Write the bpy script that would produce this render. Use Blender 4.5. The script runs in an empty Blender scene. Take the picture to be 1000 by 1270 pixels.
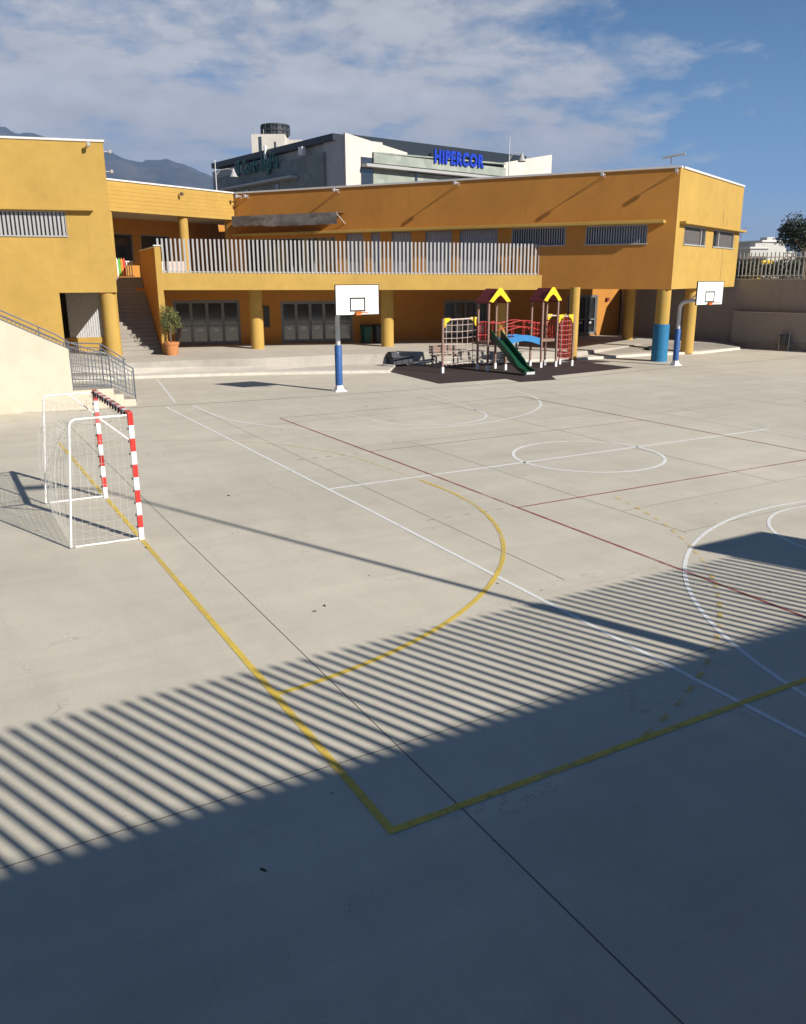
import bpy, bmesh, math, random
from mathutils import Vector, Matrix, noise as mnoise
R = math.radians
S = bpy.context.scene
COL = S.collection
random.seed(7)

# ------------------------------------------------------------------ materials
def new_mat(name):
    m = bpy.data.materials.new(name); m.use_nodes = True
    nt = m.node_tree
    return m, nt, nt.nodes['Principled BSDF']

def N(nt, typ, **kw):
    n = nt.nodes.new(typ)
    for k, v in kw.items():
        if k in n.inputs: n.inputs[k].default_value = v
        else: setattr(n, k, v)
    return n

def noise(nt, scale, detail=5, rough=.55, vec=None, dist=0):
    n = N(nt, 'ShaderNodeTexNoise', Scale=scale, Detail=detail, Roughness=rough, Distortion=dist)
    if vec is not None: nt.links.new(vec, n.inputs['Vector'])
    return n.outputs['Fac']

def coords(nt, scale=None):
    t = nt.nodes.new('ShaderNodeNewGeometry').outputs['Position']
    if scale:
        mp = N(nt, 'ShaderNodeMapping'); mp.inputs['Scale'].default_value = scale
        nt.links.new(t, mp.inputs['Vector']); return mp.outputs['Vector']
    return t

def remap(nt, fac, a, b, c, d):
    m = N(nt, 'ShaderNodeMapRange'); nt.links.new(fac, m.inputs[0])
    for i, v in enumerate((a, b, c, d)): m.inputs[1 + i].default_value = v
    return m.outputs[0]

def math_(nt, op, a, b=None):
    m = nt.nodes.new('ShaderNodeMath'); m.operation = op
    for i, x in enumerate((a, b)):
        if x is None: continue
        if isinstance(x, (int, float)): m.inputs[i].default_value = x
        else: nt.links.new(x, m.inputs[i])
    return m.outputs[0]

def mixc(nt, fac, a, b):
    m = N(nt, 'ShaderNodeMix', data_type='RGBA')
    for i, x in ((6, a), (7, b)):
        if isinstance(x, tuple): m.inputs[i].default_value = (*x, 1) if len(x) == 3 else x
        else: nt.links.new(x, m.inputs[i])
    if isinstance(fac, (int, float)): m.inputs[0].default_value = fac
    else: nt.links.new(fac, m.inputs[0])
    return m.outputs[2]

def scalec(nt, col, f):
    v = N(nt, 'ShaderNodeVectorMath', operation='SCALE')
    nt.links.new(col, v.inputs[0])
    if isinstance(f, (int, float)): v.inputs['Scale'].default_value = f
    else: nt.links.new(f, v.inputs['Scale'])
    return v.outputs[0]

def bump(nt, b, h, strength=.3, dist=.01):
    n = N(nt, 'ShaderNodeBump', Strength=strength, Distance=dist)
    nt.links.new(h, n.inputs['Height']); nt.links.new(n.outputs[0], b.inputs['Normal'])

def plain(name, c, rough=.6, metal=0, var=.12, scale=6, spec=.3):
    m, nt, b = new_mat(name)
    f = noise(nt, scale, 5, .6, coords(nt))
    g = remap(nt, f, .3, .7, 1 - var, 1 + var)
    rgb = N(nt, 'ShaderNodeRGB'); rgb.outputs[0].default_value = (*c, 1)
    nt.links.new(scalec(nt, rgb.outputs[0], g), b.inputs['Base Color'])
    b.inputs['Roughness'].default_value = rough; b.inputs['Metallic'].default_value = metal
    b.inputs['Specular IOR Level'].default_value = spec
    return m

def stucco(name, c, dirt=(.2, .12, .05), amount=.28):
    m, nt, b = new_mat(name)
    P = coords(nt)
    big = noise(nt, .35, 4, .6, P)
    mid = noise(nt, 2.2, 5, .65, P)
    fine = noise(nt, 55, 3, .6, P)
    streak = noise(nt, 1.0, 6, .7, coords(nt, (2.6, 2.6, .22)))
    k = math_(nt, 'ADD', remap(nt, big, .3, .7, -.09, .07), remap(nt, mid, .3, .7, -.06, .05))
    k = math_(nt, 'ADD', k, 1.0)
    rgb = N(nt, 'ShaderNodeRGB'); rgb.outputs[0].default_value = (*c, 1)
    col = scalec(nt, rgb.outputs[0], k)
    s = remap(nt, streak, .55, .8, 0, amount)
    nt.links.new(mixc(nt, s, col, dirt), b.inputs['Base Color'])
    b.inputs['Roughness'].default_value = .85; b.inputs['Specular IOR Level'].default_value = .2
    bump(nt, b, fine, .25, .006)
    return m

def concrete(name, c, var=.1, stain=.25, stain_c=(.16, .14, .11), smear=True, rough=.8):
    m, nt, b = new_mat(name)
    P = coords(nt)
    big = noise(nt, .11, 5, .6, P, .4)
    mid = noise(nt, .7, 6, .65, P, .3)
    sm = noise(nt, 1.0, 6, .65, coords(nt, (.22, 1.6, 1)), .6)
    sm2 = noise(nt, 1.0, 5, .65, coords(nt, (2.4, .5, 1)), .8)
    fine = noise(nt, 28, 4, .7, P)
    grit = noise(nt, 160, 2, .6, P)
    k = math_(nt, 'ADD', remap(nt, big, .3, .7, -var, var * .6), remap(nt, mid, .3, .7, -var * .5, var * .4))
    if smear:
        k = math_(nt, 'ADD', k, remap(nt, sm, .3, .7, -var * .55, var * .45))
        k = math_(nt, 'ADD', k, remap(nt, sm2, .3, .7, -var * .3, var * .3))
    k = math_(nt, 'ADD', k, remap(nt, fine, .3, .7, -.05, .05))
    k = math_(nt, 'ADD', k, remap(nt, grit, .3, .7, -.06, .06))
    k = math_(nt, 'ADD', k, 1.0)
    rgb = N(nt, 'ShaderNodeRGB'); rgb.outputs[0].default_value = (*c, 1)
    col = scalec(nt, rgb.outputs[0], k)
    st = noise(nt, .45, 7, .72, P, .8)
    st = remap(nt, st, .6, .8, 0, stain)
    col = mixc(nt, st, col, stain_c)
    ed = N(nt, 'ShaderNodeTexVoronoi', Scale=.16, feature='DISTANCE_TO_EDGE'); wv = N(nt, 'ShaderNodeVectorMath', operation='ADD')
    wn = N(nt, 'ShaderNodeTexNoise', Scale=1.1, Detail=6, Roughness=.7); nt.links.new(P, wn.inputs['Vector'])
    nt.links.new(P, wv.inputs[0]); nt.links.new(scalec(nt, wn.outputs['Color'], 1.6), wv.inputs[1]); nt.links.new(wv.outputs[0], ed.inputs['Vector'])
    crk = math_(nt, 'MULTIPLY', math_(nt, 'LESS_THAN', ed.outputs['Distance'], .0012), remap(nt, mid, .48, .6, 0, .5))
    col = mixc(nt, crk, col, (.16, .14, .12))
    # small dark specks and dropped grit
    vo = N(nt, 'ShaderNodeTexVoronoi', Scale=1.3, Randomness=1.0); nt.links.new(P, vo.inputs['Vector'])
    sz = noise(nt, .9, 2, .5, P)
    sp = math_(nt, 'LESS_THAN', vo.outputs['Distance'], remap(nt, sz, .47, .70, 0, .03))
    col = mixc(nt, math_(nt, 'MULTIPLY', sp, .75), col, (.07, .06, .05))
    nt.links.new(col, b.inputs['Base Color'])
    b.inputs['Roughness'].default_value = rough; b.inputs['Specular IOR Level'].default_value = .25
    bump(nt, b, grit, .12, .004)
    return m

def paint(name, c, wear=.5, scale=3.0, thin=.0):
    """road paint over concrete, rubbed through where the noise is high"""
    m, nt, b = new_mat(name)
    P = coords(nt)
    a = noise(nt, scale, 7, .75, P); a2 = noise(nt, 22, 4, .7, P); a3 = noise(nt, .25, 3, .5, P)
    f = math_(nt, 'ADD', math_(nt, 'MULTIPLY', a, .55), math_(nt, 'MULTIPLY', a2, .25))
    f = math_(nt, 'ADD', f, math_(nt, 'MULTIPLY', a3, .35))
    al = remap(nt, f, wear, wear + .16, 1 - thin, .12)
    g = remap(nt, a2, .3, .7, .85, 1.1)
    rgb = N(nt, 'ShaderNodeRGB'); rgb.outputs[0].default_value = (*c, 1)
    nt.links.new(scalec(nt, rgb.outputs[0], g), b.inputs['Base Color'])
    b.inputs['Roughness'].default_value = .7
    nt.links.new(al, b.inputs['Alpha'])
    return m

def stone(name, c1, c2, scale=3.0):
    m, nt, b = new_mat(name)
    P = coords(nt)
    vo = N(nt, 'ShaderNodeTexVoronoi', Scale=scale); nt.links.new(P, vo.inputs['Vector'])
    h = N(nt, 'ShaderNodeSeparateColor'); nt.links.new(vo.outputs['Color'], h.inputs[0])
    n1 = noise(nt, 14, 5, .7, P)
    f = math_(nt, 'ADD', math_(nt, 'MULTIPLY', h.outputs[0], .5), math_(nt, 'MULTIPLY', n1, .5))
    nt.links.new(mixc(nt, f, c1, c2), b.inputs['Base Color'])
    b.inputs['Roughness'].default_value = .85
    bump(nt, b, n1, .4, .02)
    return m

def rib(name, c, axis, pitch, depth=.35, rough=.5):
    """sheet with ribs pressed into it, running along z"""
    m, nt, b = new_mat(name)
    P = coords(nt)
    d = N(nt, 'ShaderNodeVectorMath', operation='DOT_PRODUCT'); nt.links.new(P, d.inputs[0]); d.inputs[1].default_value = axis
    s = math_(nt, 'SINE', math_(nt, 'MULTIPLY', d.outputs['Value'], 2 * math.pi / pitch))
    n1 = noise(nt, 3, 4, .6, P)
    rgb = N(nt, 'ShaderNodeRGB'); rgb.outputs[0].default_value = (*c, 1)
    nt.links.new(scalec(nt, rgb.outputs[0], remap(nt, n1, .3, .7, .85, 1.1)), b.inputs['Base Color'])
    bump(nt, b, s, 1.0, depth * pitch)
    b.inputs['Roughness'].default_value = rough
    return m

def leafmat(name, c1, c2):
    m, nt, b = new_mat(name)
    P = coords(nt)
    f = noise(nt, 3.0, 4, .7, P); g = noise(nt, 30, 2, .5, P)
    nt.links.new(mixc(nt, remap(nt, math_(nt, 'ADD', math_(nt, 'MULTIPLY', f, .6), math_(nt, 'MULTIPLY', g, .4)), .35, .65, 0, 1), c1, c2), b.inputs['Base Color'])
    b.inputs['Roughness'].default_value = .55
    return m

def glass_dark(name, c=(.018, .02, .022), rough=.08):
    m, nt, b = new_mat(name)
    P = coords(nt)
    f = noise(nt, 1.4, 4, .6, P)
    nt.links.new(mixc(nt, remap(nt, f, .35, .65, 0, 1), c, tuple(x * 2.0 for x in c)), b.inputs['Base Color'])
    b.inputs['Roughness'].default_value = rough; b.inputs['Specular IOR Level'].default_value = 1.0; b.inputs['IOR'].default_value = 1.7
    return m

M = dict(
    court=concrete('court_concrete', (.590, .538, .432), .12, .24, (.33, .285, .215)),
    paving=concrete('paving', (.54, .49, .41), .12, .35, (.2, .17, .13)),
    kerb=plain('kerb_stone', (.60, .56, .48), .8, var=.1, scale=4),
    riser=concrete('stone_riser', (.40, .365, .31), .2, .5, (.2, .17, .14)),
    rubble=stone('rubble_stone', (.10, .085, .075), (.33, .29, .26), 3.4),
    litter=plain('litter', (.10, .075, .05), .9, var=.4, scale=2),
    stair=concrete('stair_concrete', (.33, .295, .25), .12, .35, (.16, .13, .1)),
    joint=plain('joint', (.12, .11, .10), .9),
    mat=plain('rubber', (.050, .034, .031), .9, var=.25, scale=9),
    white_line=paint('white_line', (.82, .80, .76), .625),
    faint_line=paint('faint_line', (.80, .78, .73), .66, thin=.05),
    yellow_line=paint('yellow_line', (.80, .56, .085), .57, thin=.08),
    yellow_dash=paint('yellow_dash', (.80, .56, .09), .47, thin=.3),
    yellow_faint=paint('yellow_faint', (.70, .48, .10), .44, thin=.5),
    red_line=paint('red_line', (.34, .07, .06), .57, thin=.1),
    red_dash=paint('red_dash', (.36, .09, .08), .50, thin=.25),
    yellow=stucco('yellow_stucco', (.475, .300, .076), (.32, .18, .055), .34),
    orange=stucco('orange_shade_stucco', (.51, .225, .047), (.30, .13, .04), .3),  # redder copy of the yellow stucco, shaded-wall tone put into the colour
    deep=stucco('porch_shade_stucco', (.50, .22, .045), (.2, .09, .03), .22),  # same redder copy for porch walls, their shade tone is in the colour
    ceil=plain('soffit', (.42, .34, .24), .9),
    trim=plain('roof_trim', (.66, .64, .61), .5, var=.06),
    cream=stucco('cream_stucco', (.62, .53, .41), (.45, .36, .26), .12),
    alu=plain('aluminium', (.40, .39, .38), .45, 0, .06),
    galv=plain('galvanised', (.56, .56, .56), .45, .1, .1),
    rail=plain('grey_rail', (.12, .135, .16), .45, .1, .1),
    shut=plain('brown_shutter', (.125, .112, .105), .6),
    slat_shade=plain('shutter', (.30, .31, .36), .5),
    dark=plain('dark', (.012, .012, .013), .7),
    glass=glass_dark('glass'),
    frame=plain('grey_frame', (.20, .205, .21), .4),
    white=plain('white_paint', (.80, .79, .77), .35, var=.06, scale=12),
    red=plain('red_paint', (.56, .048, .040), .35, var=.12, scale=14),
    black=plain('black_paint', (.015, .015, .015), .5),
    blue=plain('blue_pad', (.032, .10, .29), .5, var=.2, scale=9),
    teal=plain('blue_column', (.022, .165, .32), .6, var=.15),
    board=plain('backboard', (.80, .79, .76), .5, var=.04),
    rim=plain('rim', (.62, .16, .03), .5),
    net=plain('net', (.62, .60, .55), .8),
    wood=plain('brown_post', (.27, .165, .130), .6, var=.25, scale=10),
    maroon=plain('maroon_roof', (.21, .036, .036), .6, var=.2),
    lemon=plain('lemon_panel', (.82, .55, .02), .45, var=.06),
    green=plain('green_slide', (.010, .060, .030), .3, var=.2),
    sky=plain('blue_panel', (.04, .21, .47), .45, var=.1),
    redp=plain('red_bar', (.50, .045, .040), .45, var=.15),
    rope=plain('rope', (.55, .44, .38), .8),
    terra=plain('terracotta', (.52, .21, .075), .8, var=.15),
    bark=plain('bark', (.13, .09, .06), .9, var=.3, scale=20),
    leaf=leafmat('leaf', (.05, .075, .018), (.24, .23, .07)),
    leafd=leafmat('dark_leaf', (.010, .016, .008), (.045, .055, .022)),
    wallg=stucco('grey_wall', (.265, .238, .226), (.15, .13, .12), .45), wallc=plain('wall_coping', (.38, .35, .32), .8),
    bing=plain('bin_green', (.012, .075, .045), .5),
    bink=plain('bin_dark', (.05, .055, .06), .5),
    slate=plain('slate', (.055, .06, .07), .6),
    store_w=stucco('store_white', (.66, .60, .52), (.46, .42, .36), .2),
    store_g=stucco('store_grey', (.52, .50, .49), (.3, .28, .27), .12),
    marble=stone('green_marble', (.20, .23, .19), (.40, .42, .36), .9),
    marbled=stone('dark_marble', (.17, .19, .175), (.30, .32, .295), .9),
    fascia=plain('fascia', (.022, .03, .04), .4),
    sign_b=plain('sign_blue', (.012, .045, .42), .4, var=.05),
    sign_g=plain('sign_green', (.012, .125, .095), .4, var=.1),
    awn=None, mount=None,
    earth=plain('earth', (.20, .16, .11), .95, var=.3, scale=.2),
    tile_w=plain('house_white', (.52, .50, .46), .8),
    gate_b=plain('gate_blue', (.02, .17, .55), .5), gate_g=plain('gate_green', (.10, .42, .04), .5),
    gate_r=plain('gate_red', (.55, .05, .03), .5), gate_o=plain('gate_orange', (.68, .25, .04), .5),
)
def awning_mat():
    m, nt, b = new_mat('awning_mesh')
    P = coords(nt)
    f = noise(nt, .8, 4, .6, coords(nt, (1, 1, 2.5)), .6)
    g = noise(nt, 9, 4, .7, P)
    k = math_(nt, 'ADD', math_(nt, 'MULTIPLY', f, .7), math_(nt, 'MULTIPLY', g, .3))
    nt.links.new(mixc(nt, remap(nt, k, .42, .62, 0, 1), (.10, .088, .08), (.25, .225, .205)), b.inputs['Base Color'])
    b.inputs['Roughness'].default_value = .9
    return m
M['awn'] = awning_mat()
def mountain_mat():
    m, nt, b = new_mat('mountain')
    P = coords(nt)
    f = noise(nt, .004, 8, .65, P, .5)
    g = noise(nt, .02, 6, .7, P)
    k = remap(nt, math_(nt, 'ADD', math_(nt, 'MULTIPLY', f, .65), math_(nt, 'MULTIPLY', g, .35)), .4, .62, 0, 1)
    nt.links.new(mixc(nt, k, (.016, .020, .014), (.085, .075, .062)), b.inputs['Base Color'])
    b.inputs['Roughness'].default_value = .95
    return m
M['mount'] = mountain_mat()

# ------------------------------------------------------------------ mesh builder
class MB:
    def __init__(s): s.v = []; s.f = []; s.mi = []
    def add(s, vs, fs, mi=0):
        k = len(s.v); s.v += [tuple(p) for p in vs]
        s.f += [tuple(i + k for i in f) for f in fs]; s.mi += [mi] * len(fs)
        return s
    def hexa(s, b, t, mi=0):
        """b,t: four points each, counter-clockwise seen from above"""
        return s.add(list(b) + list(t), [(3, 2, 1, 0), (4, 5, 6, 7), (0, 1, 5, 4), (1, 2, 6, 5), (2, 3, 7, 6), (3, 0, 4, 7)], mi)
    def box(s, x0, x1, y0, y1, z0, z1, mi=0):
        return s.hexa([(x0, y0, z0), (x1, y0, z0), (x1, y1, z0), (x0, y1, z0)], [(x0, y0, z1), (x1, y0, z1), (x1, y1, z1), (x0, y1, z1)], mi)
    def prism(s, poly, z0, z1, mi=0):
        n = len(poly); h = lambda z, i: z[i] if isinstance(z, (list, tuple)) else z
        a = sum(poly[i][0] * poly[(i + 1) % n][1] - poly[(i + 1) % n][0] * poly[i][1] for i in range(n))
        if a < 0: poly = poly[::-1]
        vs = [(p[0], p[1], h(z0, i)) for i, p in enumerate(poly)] + [(p[0], p[1], h(z1, i)) for i, p in enumerate(poly)]
        fs = [tuple(range(n - 1, -1, -1)), tuple(range(n, 2 * n))] + [(i, (i + 1) % n, n + (i + 1) % n, n + i) for i in range(n)]
        return s.add(vs, fs, mi)
    def sheet(s, pts, mi=0): return s.add(pts, [tuple(range(len(pts)))], mi)
    def tube(s, pts, r, n=8, mi=0, cap=True, closed=False):
        pts = [Vector(p) for p in pts]; rs = r if isinstance(r, (list, tuple)) else [r] * len(pts)
        L = len(pts); vs = []; up0 = None
        for i, p in enumerate(pts):
            if closed: d = pts[(i + 1) % L] - pts[i - 1]
            else: d = pts[min(i + 1, L - 1)] - pts[max(i - 1, 0)]
            d.normalize()
            ref = Vector((0, 0, 1)) if abs(d.z) < .95 else Vector((1, 0, 0))
            if up0 is not None:
                ref = up0
            a = ref - d * ref.dot(d)
            if a.length < 1e-4: a = Vector((1, 0, 0)) - d * d.x
            a.normalize(); up0 = a.copy(); b = d.cross(a)
            for k in range(n):
                t = 2 * math.pi * (k + .5) / n
                vs.append(p + (a * math.cos(t) + b * math.sin(t)) * rs[i])
        fs = []
        for i in range(L if closed else L - 1):
            j = (i + 1) % L
            for k in range(n):
                fs.append((i * n + k, i * n + (k + 1) % n, j * n + (k + 1) % n, j * n + k))
        if cap and not closed: fs += [tuple(range(n - 1, -1, -1)), tuple(range((L - 1) * n, L * n))]
        return s.add(vs, fs, mi)
    def cyl(s, x, y, z0, z1, r, n=24, r1=None, mi=0):
        r1 = r if r1 is None else r1
        vs = [(x + r * math.cos(2 * math.pi * k / n), y + r * math.sin(2 * math.pi * k / n), z0) for k in range(n)]
        vs += [(x + r1 * math.cos(2 * math.pi * k / n), y + r1 * math.sin(2 * math.pi * k / n), z1) for k in range(n)]
        return s.add(vs, [tuple(range(n - 1, -1, -1)), tuple(range(n, 2 * n))] + [(k, (k + 1) % n, n + (k + 1) % n, n + k) for k in range(n)], mi)
    def lathe(s, x, y, prof, n=24, mi=0):
        vs = []; fs = []
        for (r, z) in prof: vs += [(x + r * math.cos(2 * math.pi * k / n), y + r * math.sin(2 * math.pi * k / n), z) for k in range(n)]
        for i in range(len(prof) - 1):
            for k in range(n): fs.append((i * n + k, i * n + (k + 1) % n, (i + 1) * n + (k + 1) % n, (i + 1) * n + k))
        return s.add(vs, fs, mi)
    def build(s, name, mat, parent=None, smooth=False, bev=0, loc=None):
        base = Vector(loc) if loc is not None else Vector((0, 0, 0))
        o_ = parent
        if parent is not None:
            base = Vector((0, 0, 0))
            while o_ is not None: base += o_.location; o_ = o_.parent
        me = bpy.data.meshes.new(name)
        me.from_pydata([tuple(Vector(p) - base) for p in s.v], [], s.f)
        mats = mat if isinstance(mat, (list, tuple)) else [mat]
        for m in mats: me.materials.append(m)
        if len(mats) > 1: me.polygons.foreach_set('material_index', s.mi)
        if smooth:
            me.polygons.foreach_set('use_smooth', [True] * len(me.polygons))
            me.set_sharp_from_angle(angle=R(38))
        me.validate(); me.update()
        o = bpy.data.objects.new(name, me); COL.objects.link(o)
        if parent is not None: o.parent = parent
        elif loc is not None: o.location = loc
        if bev:
            b = o.modifiers.new('bevel', 'BEVEL'); b.width = bev; b.segments = 2; b.limit_method = 'ANGLE'; b.angle_limit = R(40)
        return o

class Fr:
    """upright frame: u along the wall, n out of it, z up"""
    def __init__(s, o, p, flip=False):
        o = Vector(o[:2]); p = Vector(p[:2]); s.o = o; s.u = (p - o).normalized(); s.L = (p - o).length
        s.n = Vector((-s.u.y, s.u.x)) * (-1 if flip else 1)
    def pt(s, u, n, z): q = s.o + s.u * u + s.n * n; return (q.x, q.y, z)
    def xy(s, u, n=0): q = s.o + s.u * u + s.n * n; return (q.x, q.y)
    def box(s, mb, u0, u1, n0, n1, z0, z1, mi=0):
        """z0,z1 may be pairs (at u0, at u1)"""
        a = z0 if isinstance(z0, tuple) else (z0, z0); b = z1 if isinstance(z1, tuple) else (z1, z1)
        bt = [s.pt(u0, n0, a[0]), s.pt(u1, n0, a[1]), s.pt(u1, n1, a[1]), s.pt(u0, n1, a[0])]
        tp = [s.pt(u0, n0, b[0]), s.pt(u1, n0, b[1]), s.pt(u1, n1, b[1]), s.pt(u0, n1, b[0])]
        if s.u.cross(s.n) < 0: bt = bt[::-1]; tp = tp[::-1]
        mb.hexa(bt, tp, mi); return mb
    def wall(s, mb, u0, u1, z0, z1, n0, n1, holes, mi=0):
        us = sorted({u0, u1, *[h[0] for h in holes], *[h[1] for h in holes]})
        for a, b in zip(us, us[1:]):
            z = z0
            for h in sorted([h for h in holes if h[0] <= a + 1e-6 and h[1] >= b - 1e-6], key=lambda h: h[2]):
                if h[2] > z + 1e-6: s.box(mb, a, b, n0, n1, z, h[2], mi)
                z = h[3]
            if z < z1 - 1e-6: s.box(mb, a, b, n0, n1, z, z1, mi)
        return mb

def tag(o, label=None, cat=None, group=None, kind=None):
    if label: o['label'] = label
    if cat: o['category'] = cat
    if group: o['group'] = group
    if kind: o['kind'] = kind
    return o
def thing(name, loc, label, cat, group=None):
    o = bpy.data.objects.new(name, None); o.location = loc; o.empty_display_size = .2; COL.objects.link(o)
    return tag(o, label, cat, group)
def copy_tree(o, parent=None):
    c = o.copy(); COL.objects.link(c); c.parent = parent
    for ch in [x for x in list(bpy.data.objects) if x.parent == o]: copy_tree(ch, c)
    return c
def structure(mb, name, mat, **k): return tag(mb.build(name, mat, **k), kind='structure')

# ------------------------------------------------------------------ ground
g = MB()
n = 96
ring = [(6000 * math.cos(2 * math.pi * k / n), 6000 * math.sin(2 * math.pi * k / n), -.06) for k in range(n)]
g.sheet(ring); structure(g, 'ground', M['earth'])
g = MB(); g.prism([(-40, -45), (45.2, -45), (45.2, -5), (40.1, 16.4), (39.1, 21.7), (38, 27.2), (38.4, 44), (-40, 44)], -.05, 0)
structure(g, 'playground_floor', M['court'])

def strip(mb, pts, w, z):
    """flat painted line along a polyline"""
    P = [Vector(p[:2]) for p in pts]; L = []; Rr = []
    for i, p in enumerate(P):
        d1 = (P[i] - P[i - 1]).normalized() if i else None
        d2 = (P[i + 1] - P[i]).normalized() if i < len(P) - 1 else None
        d = ((d1 or d2) + (d2 or d1)).normalized(); nrm = Vector((-d.y, d.x))
        k = w / 2 / max(.4, nrm.dot(Vector((-(d2 or d1).y, (d2 or d1).x))))
        L.append(p + nrm * k); Rr.append(p - nrm * k)
    k = len(P)
    vs = [(p.x, p.y, z) for p in L] + [(p.x, p.y, z) for p in Rr]
    mb.add(vs, [(k + i, k + i + 1, i + 1, i) for i in range(k - 1)])
def arc(cx, cy, r, a0, a1, n=48): return [(cx + r * math.cos(R(a0 + (a1 - a0) * i / n)), cy + r * math.sin(R(a0 + (a1 - a0) * i / n))) for i in range(n + 1)]
def dashed(mb, pts, w, z, on, off):
    P = [Vector(p) for p in pts]; acc = 0; cur = [P[0]]; draw = True
    for a, b in zip(P, P[1:]):
        d = (b - a); L = d.length; t = 0
        while t < L - 1e-9:
            need = (on if draw else off) - acc; st = min(need, L - t); t += st; acc += st
            q = a + d * (t / L); cur.append(q)
            if acc >= (on if draw else off) - 1e-9:
                if draw: strip(mb, cur, w, z)
                cur = [q]; draw = not draw; acc = 0
    if draw and len(cur) > 1: strip(mb, cur, w, z)

jm = MB()
for pts in ([(.62, -13), (.62, 14.9)], [(-14, -7.43), (42, -7.43)], [(4.7, -4.9), (4.7, 12.5)], [(7.88, -4.2), (7.88, 5.0)], [(7.88, -2.68), (16, -2.6), (40, -2.3)],
            [(7.88, -4.13), (22, -3.75), (40, -3.4)], [(6.05, 5.0), (21.5, 5.0), (40, 5.3)], [(12.2, -2.6), (12.2, 12)], [(16.8, -2.5), (16.8, 13.4)], [(21.6, -2.4), (21.6, 13.5)],
            [(27, -2.4), (27, 14.3)], [(33, -2.4), (33, 14.3)], [(4.7, 9.2), (40, 9.4)], [(-14, 3.6), (-1.4, 3.6)]):
    strip(jm, pts, .010, .002)
strip(jm, [(-14, 16.6), (-.93, 15.53), (1.12, 14.9), (6.52, 14.2), (9.38, 13.84), (14.76, 13.72), (19.24, 13.4), (28.37, 14.3), (31.68, 14.1), (37.27, 14.5), (40.2, 14.7)], .05, .0022)
structure(jm, 'expansion_joints', M['joint'])

Z = .004
w = MB()
strip(w, [(3.93, -12.8), (3.99, 0), (3.93, 14.2)], .062, Z)
strip(w, [(4.02, 1.47), (17.3, 1.45)], .085, Z)
strip(w, arc(10.62, 1.30, 1.75, 0, 360), .08, Z)
strip(w, [(4.4, -12.6)] + arc(10.52, -9.86, 6.0, 182, -2)[:0] + [(4.52, -9.86)] + arc(10.52, -9.86, 6.0, 180, 0)[1:] + [(16.6, -12.6)], .06, Z)
strip(w, arc(10.68, -5.95, 1.86, 0, 360), .055, Z)
structure(w, 'white_court_lines', M['white_line'])
w = MB()
strip(w, [(4.78, 14.0), (4.8, 11.9)] + arc(10.45, 11.9, 5.65, 180, 360)[1:] + [(16.1, 14.0)], .08, Z)
strip(w, arc(10.42, 8.4, 1.85, 180, 365), .08, Z)
strip(w, [(7.55, 13.7), (8.65, 8.35), (12.25, 8.35), (13.4, 13.7)], .05, Z)
strip(w, [(20.39, 13.3), (17.35, 1.5), (17.25, -6)], .05, Z)
strip(w, [(5.55, 22.2), (4.45, 15.0)], .07, Z)
strip(w, arc(28.1, 11.9, 5.65, 180, 360), .05, Z)
strip(w, [(25.3, 13.7), (26.3, 8.35), (29.9, 8.35), (31, 13.7)], .05, Z)
strip(w, arc(28.1, 8.4, 1.85, 180, 365), .05, Z)
strip(w, [(22, 1.6), (36, 1.6)], .05, Z)
structure(w, 'faint_white_court_lines', M['faint_line'])
yl = MB()
strip(yl, [(0, 9.5), (0, 3.3)], .07, Z + .0012)
strip(yl, [(0, 2.9), (0, -8.46), (42, -8.46)], .072, Z + .0012)
strip(yl, [(.0, -5.93)] + [p for p in arc(-.39, .36, 6.37, -86, 0, 40)] + [(5.97, 1.2)], .07, Z + .0023)
structure(yl, 'yellow_court_lines', M['yellow_line'])
yl = MB()
strip(yl, [(5.97, 1.2), (5.9, 2.3)] + arc(-.2, 2.9, 6.05, 0, 84, 30)[1:], .06, Z + .0012)
for p in ((17.5, 3.8), (17.5, 2.1), (17.6, 6.2)): strip(yl, [(p[0], p[1]), (p[0] + .02, p[1] - .35)], .07, Z + .0012)
structure(yl, 'worn_yellow_court_lines', M['yellow_faint'])
yl = MB()
dashed(yl, arc(.07, -.27, 8.56, -72.5, -10, 90), .06, Z + .0035, .19, .17)
structure(yl, 'dashed_yellow_court_lines', M['yellow_dash'])
rl = MB()
strip(rl, [(6.33, 10.12), (6.42, 1.3), (6.42, -7.45), (15.5, -7.45)], .05, Z + .0018)
strip(rl, [(6.42, -1.55), (15.4, -1.6)], .045, Z + .0028)
strip(rl, [(15.45, -7.45), (15.4, 10.1)], .045, Z + .0018)
structure(rl, 'red_court_lines', M['red_line'])
rl = MB()
strip(rl, [(6.36, 10.14), (15.4, 10.1)], .04, Z + .0028)
strip(rl, [(6.4, 4.32), (15.4, 4.3)], .045, Z + .0028)
dashed(rl, [(4.55, -1.42), (6.3, -1.5)], .045, Z + .0018, .16, .2)
dashed(rl, [(4.5, 4.34), (6.3, 4.3)], .045, Z + .0018, .16, .2)
structure(rl, 'worn_red_court_lines', M['red_dash'])
mm = MB(); mm.prism([(15.53, 23.0), (14.84, 14.73), (18.06, 14.65), (17.9, 13.47), (19.63, 13.36), (20.29, 14.47), (25.64, 15.16), (25.43, 18.41), (21.76, 20.13), (19.53, 21.1), (17.0, 21.9)], .0, .014)
structure(mm, 'rubber_play_mat', M['mat'])

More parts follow.
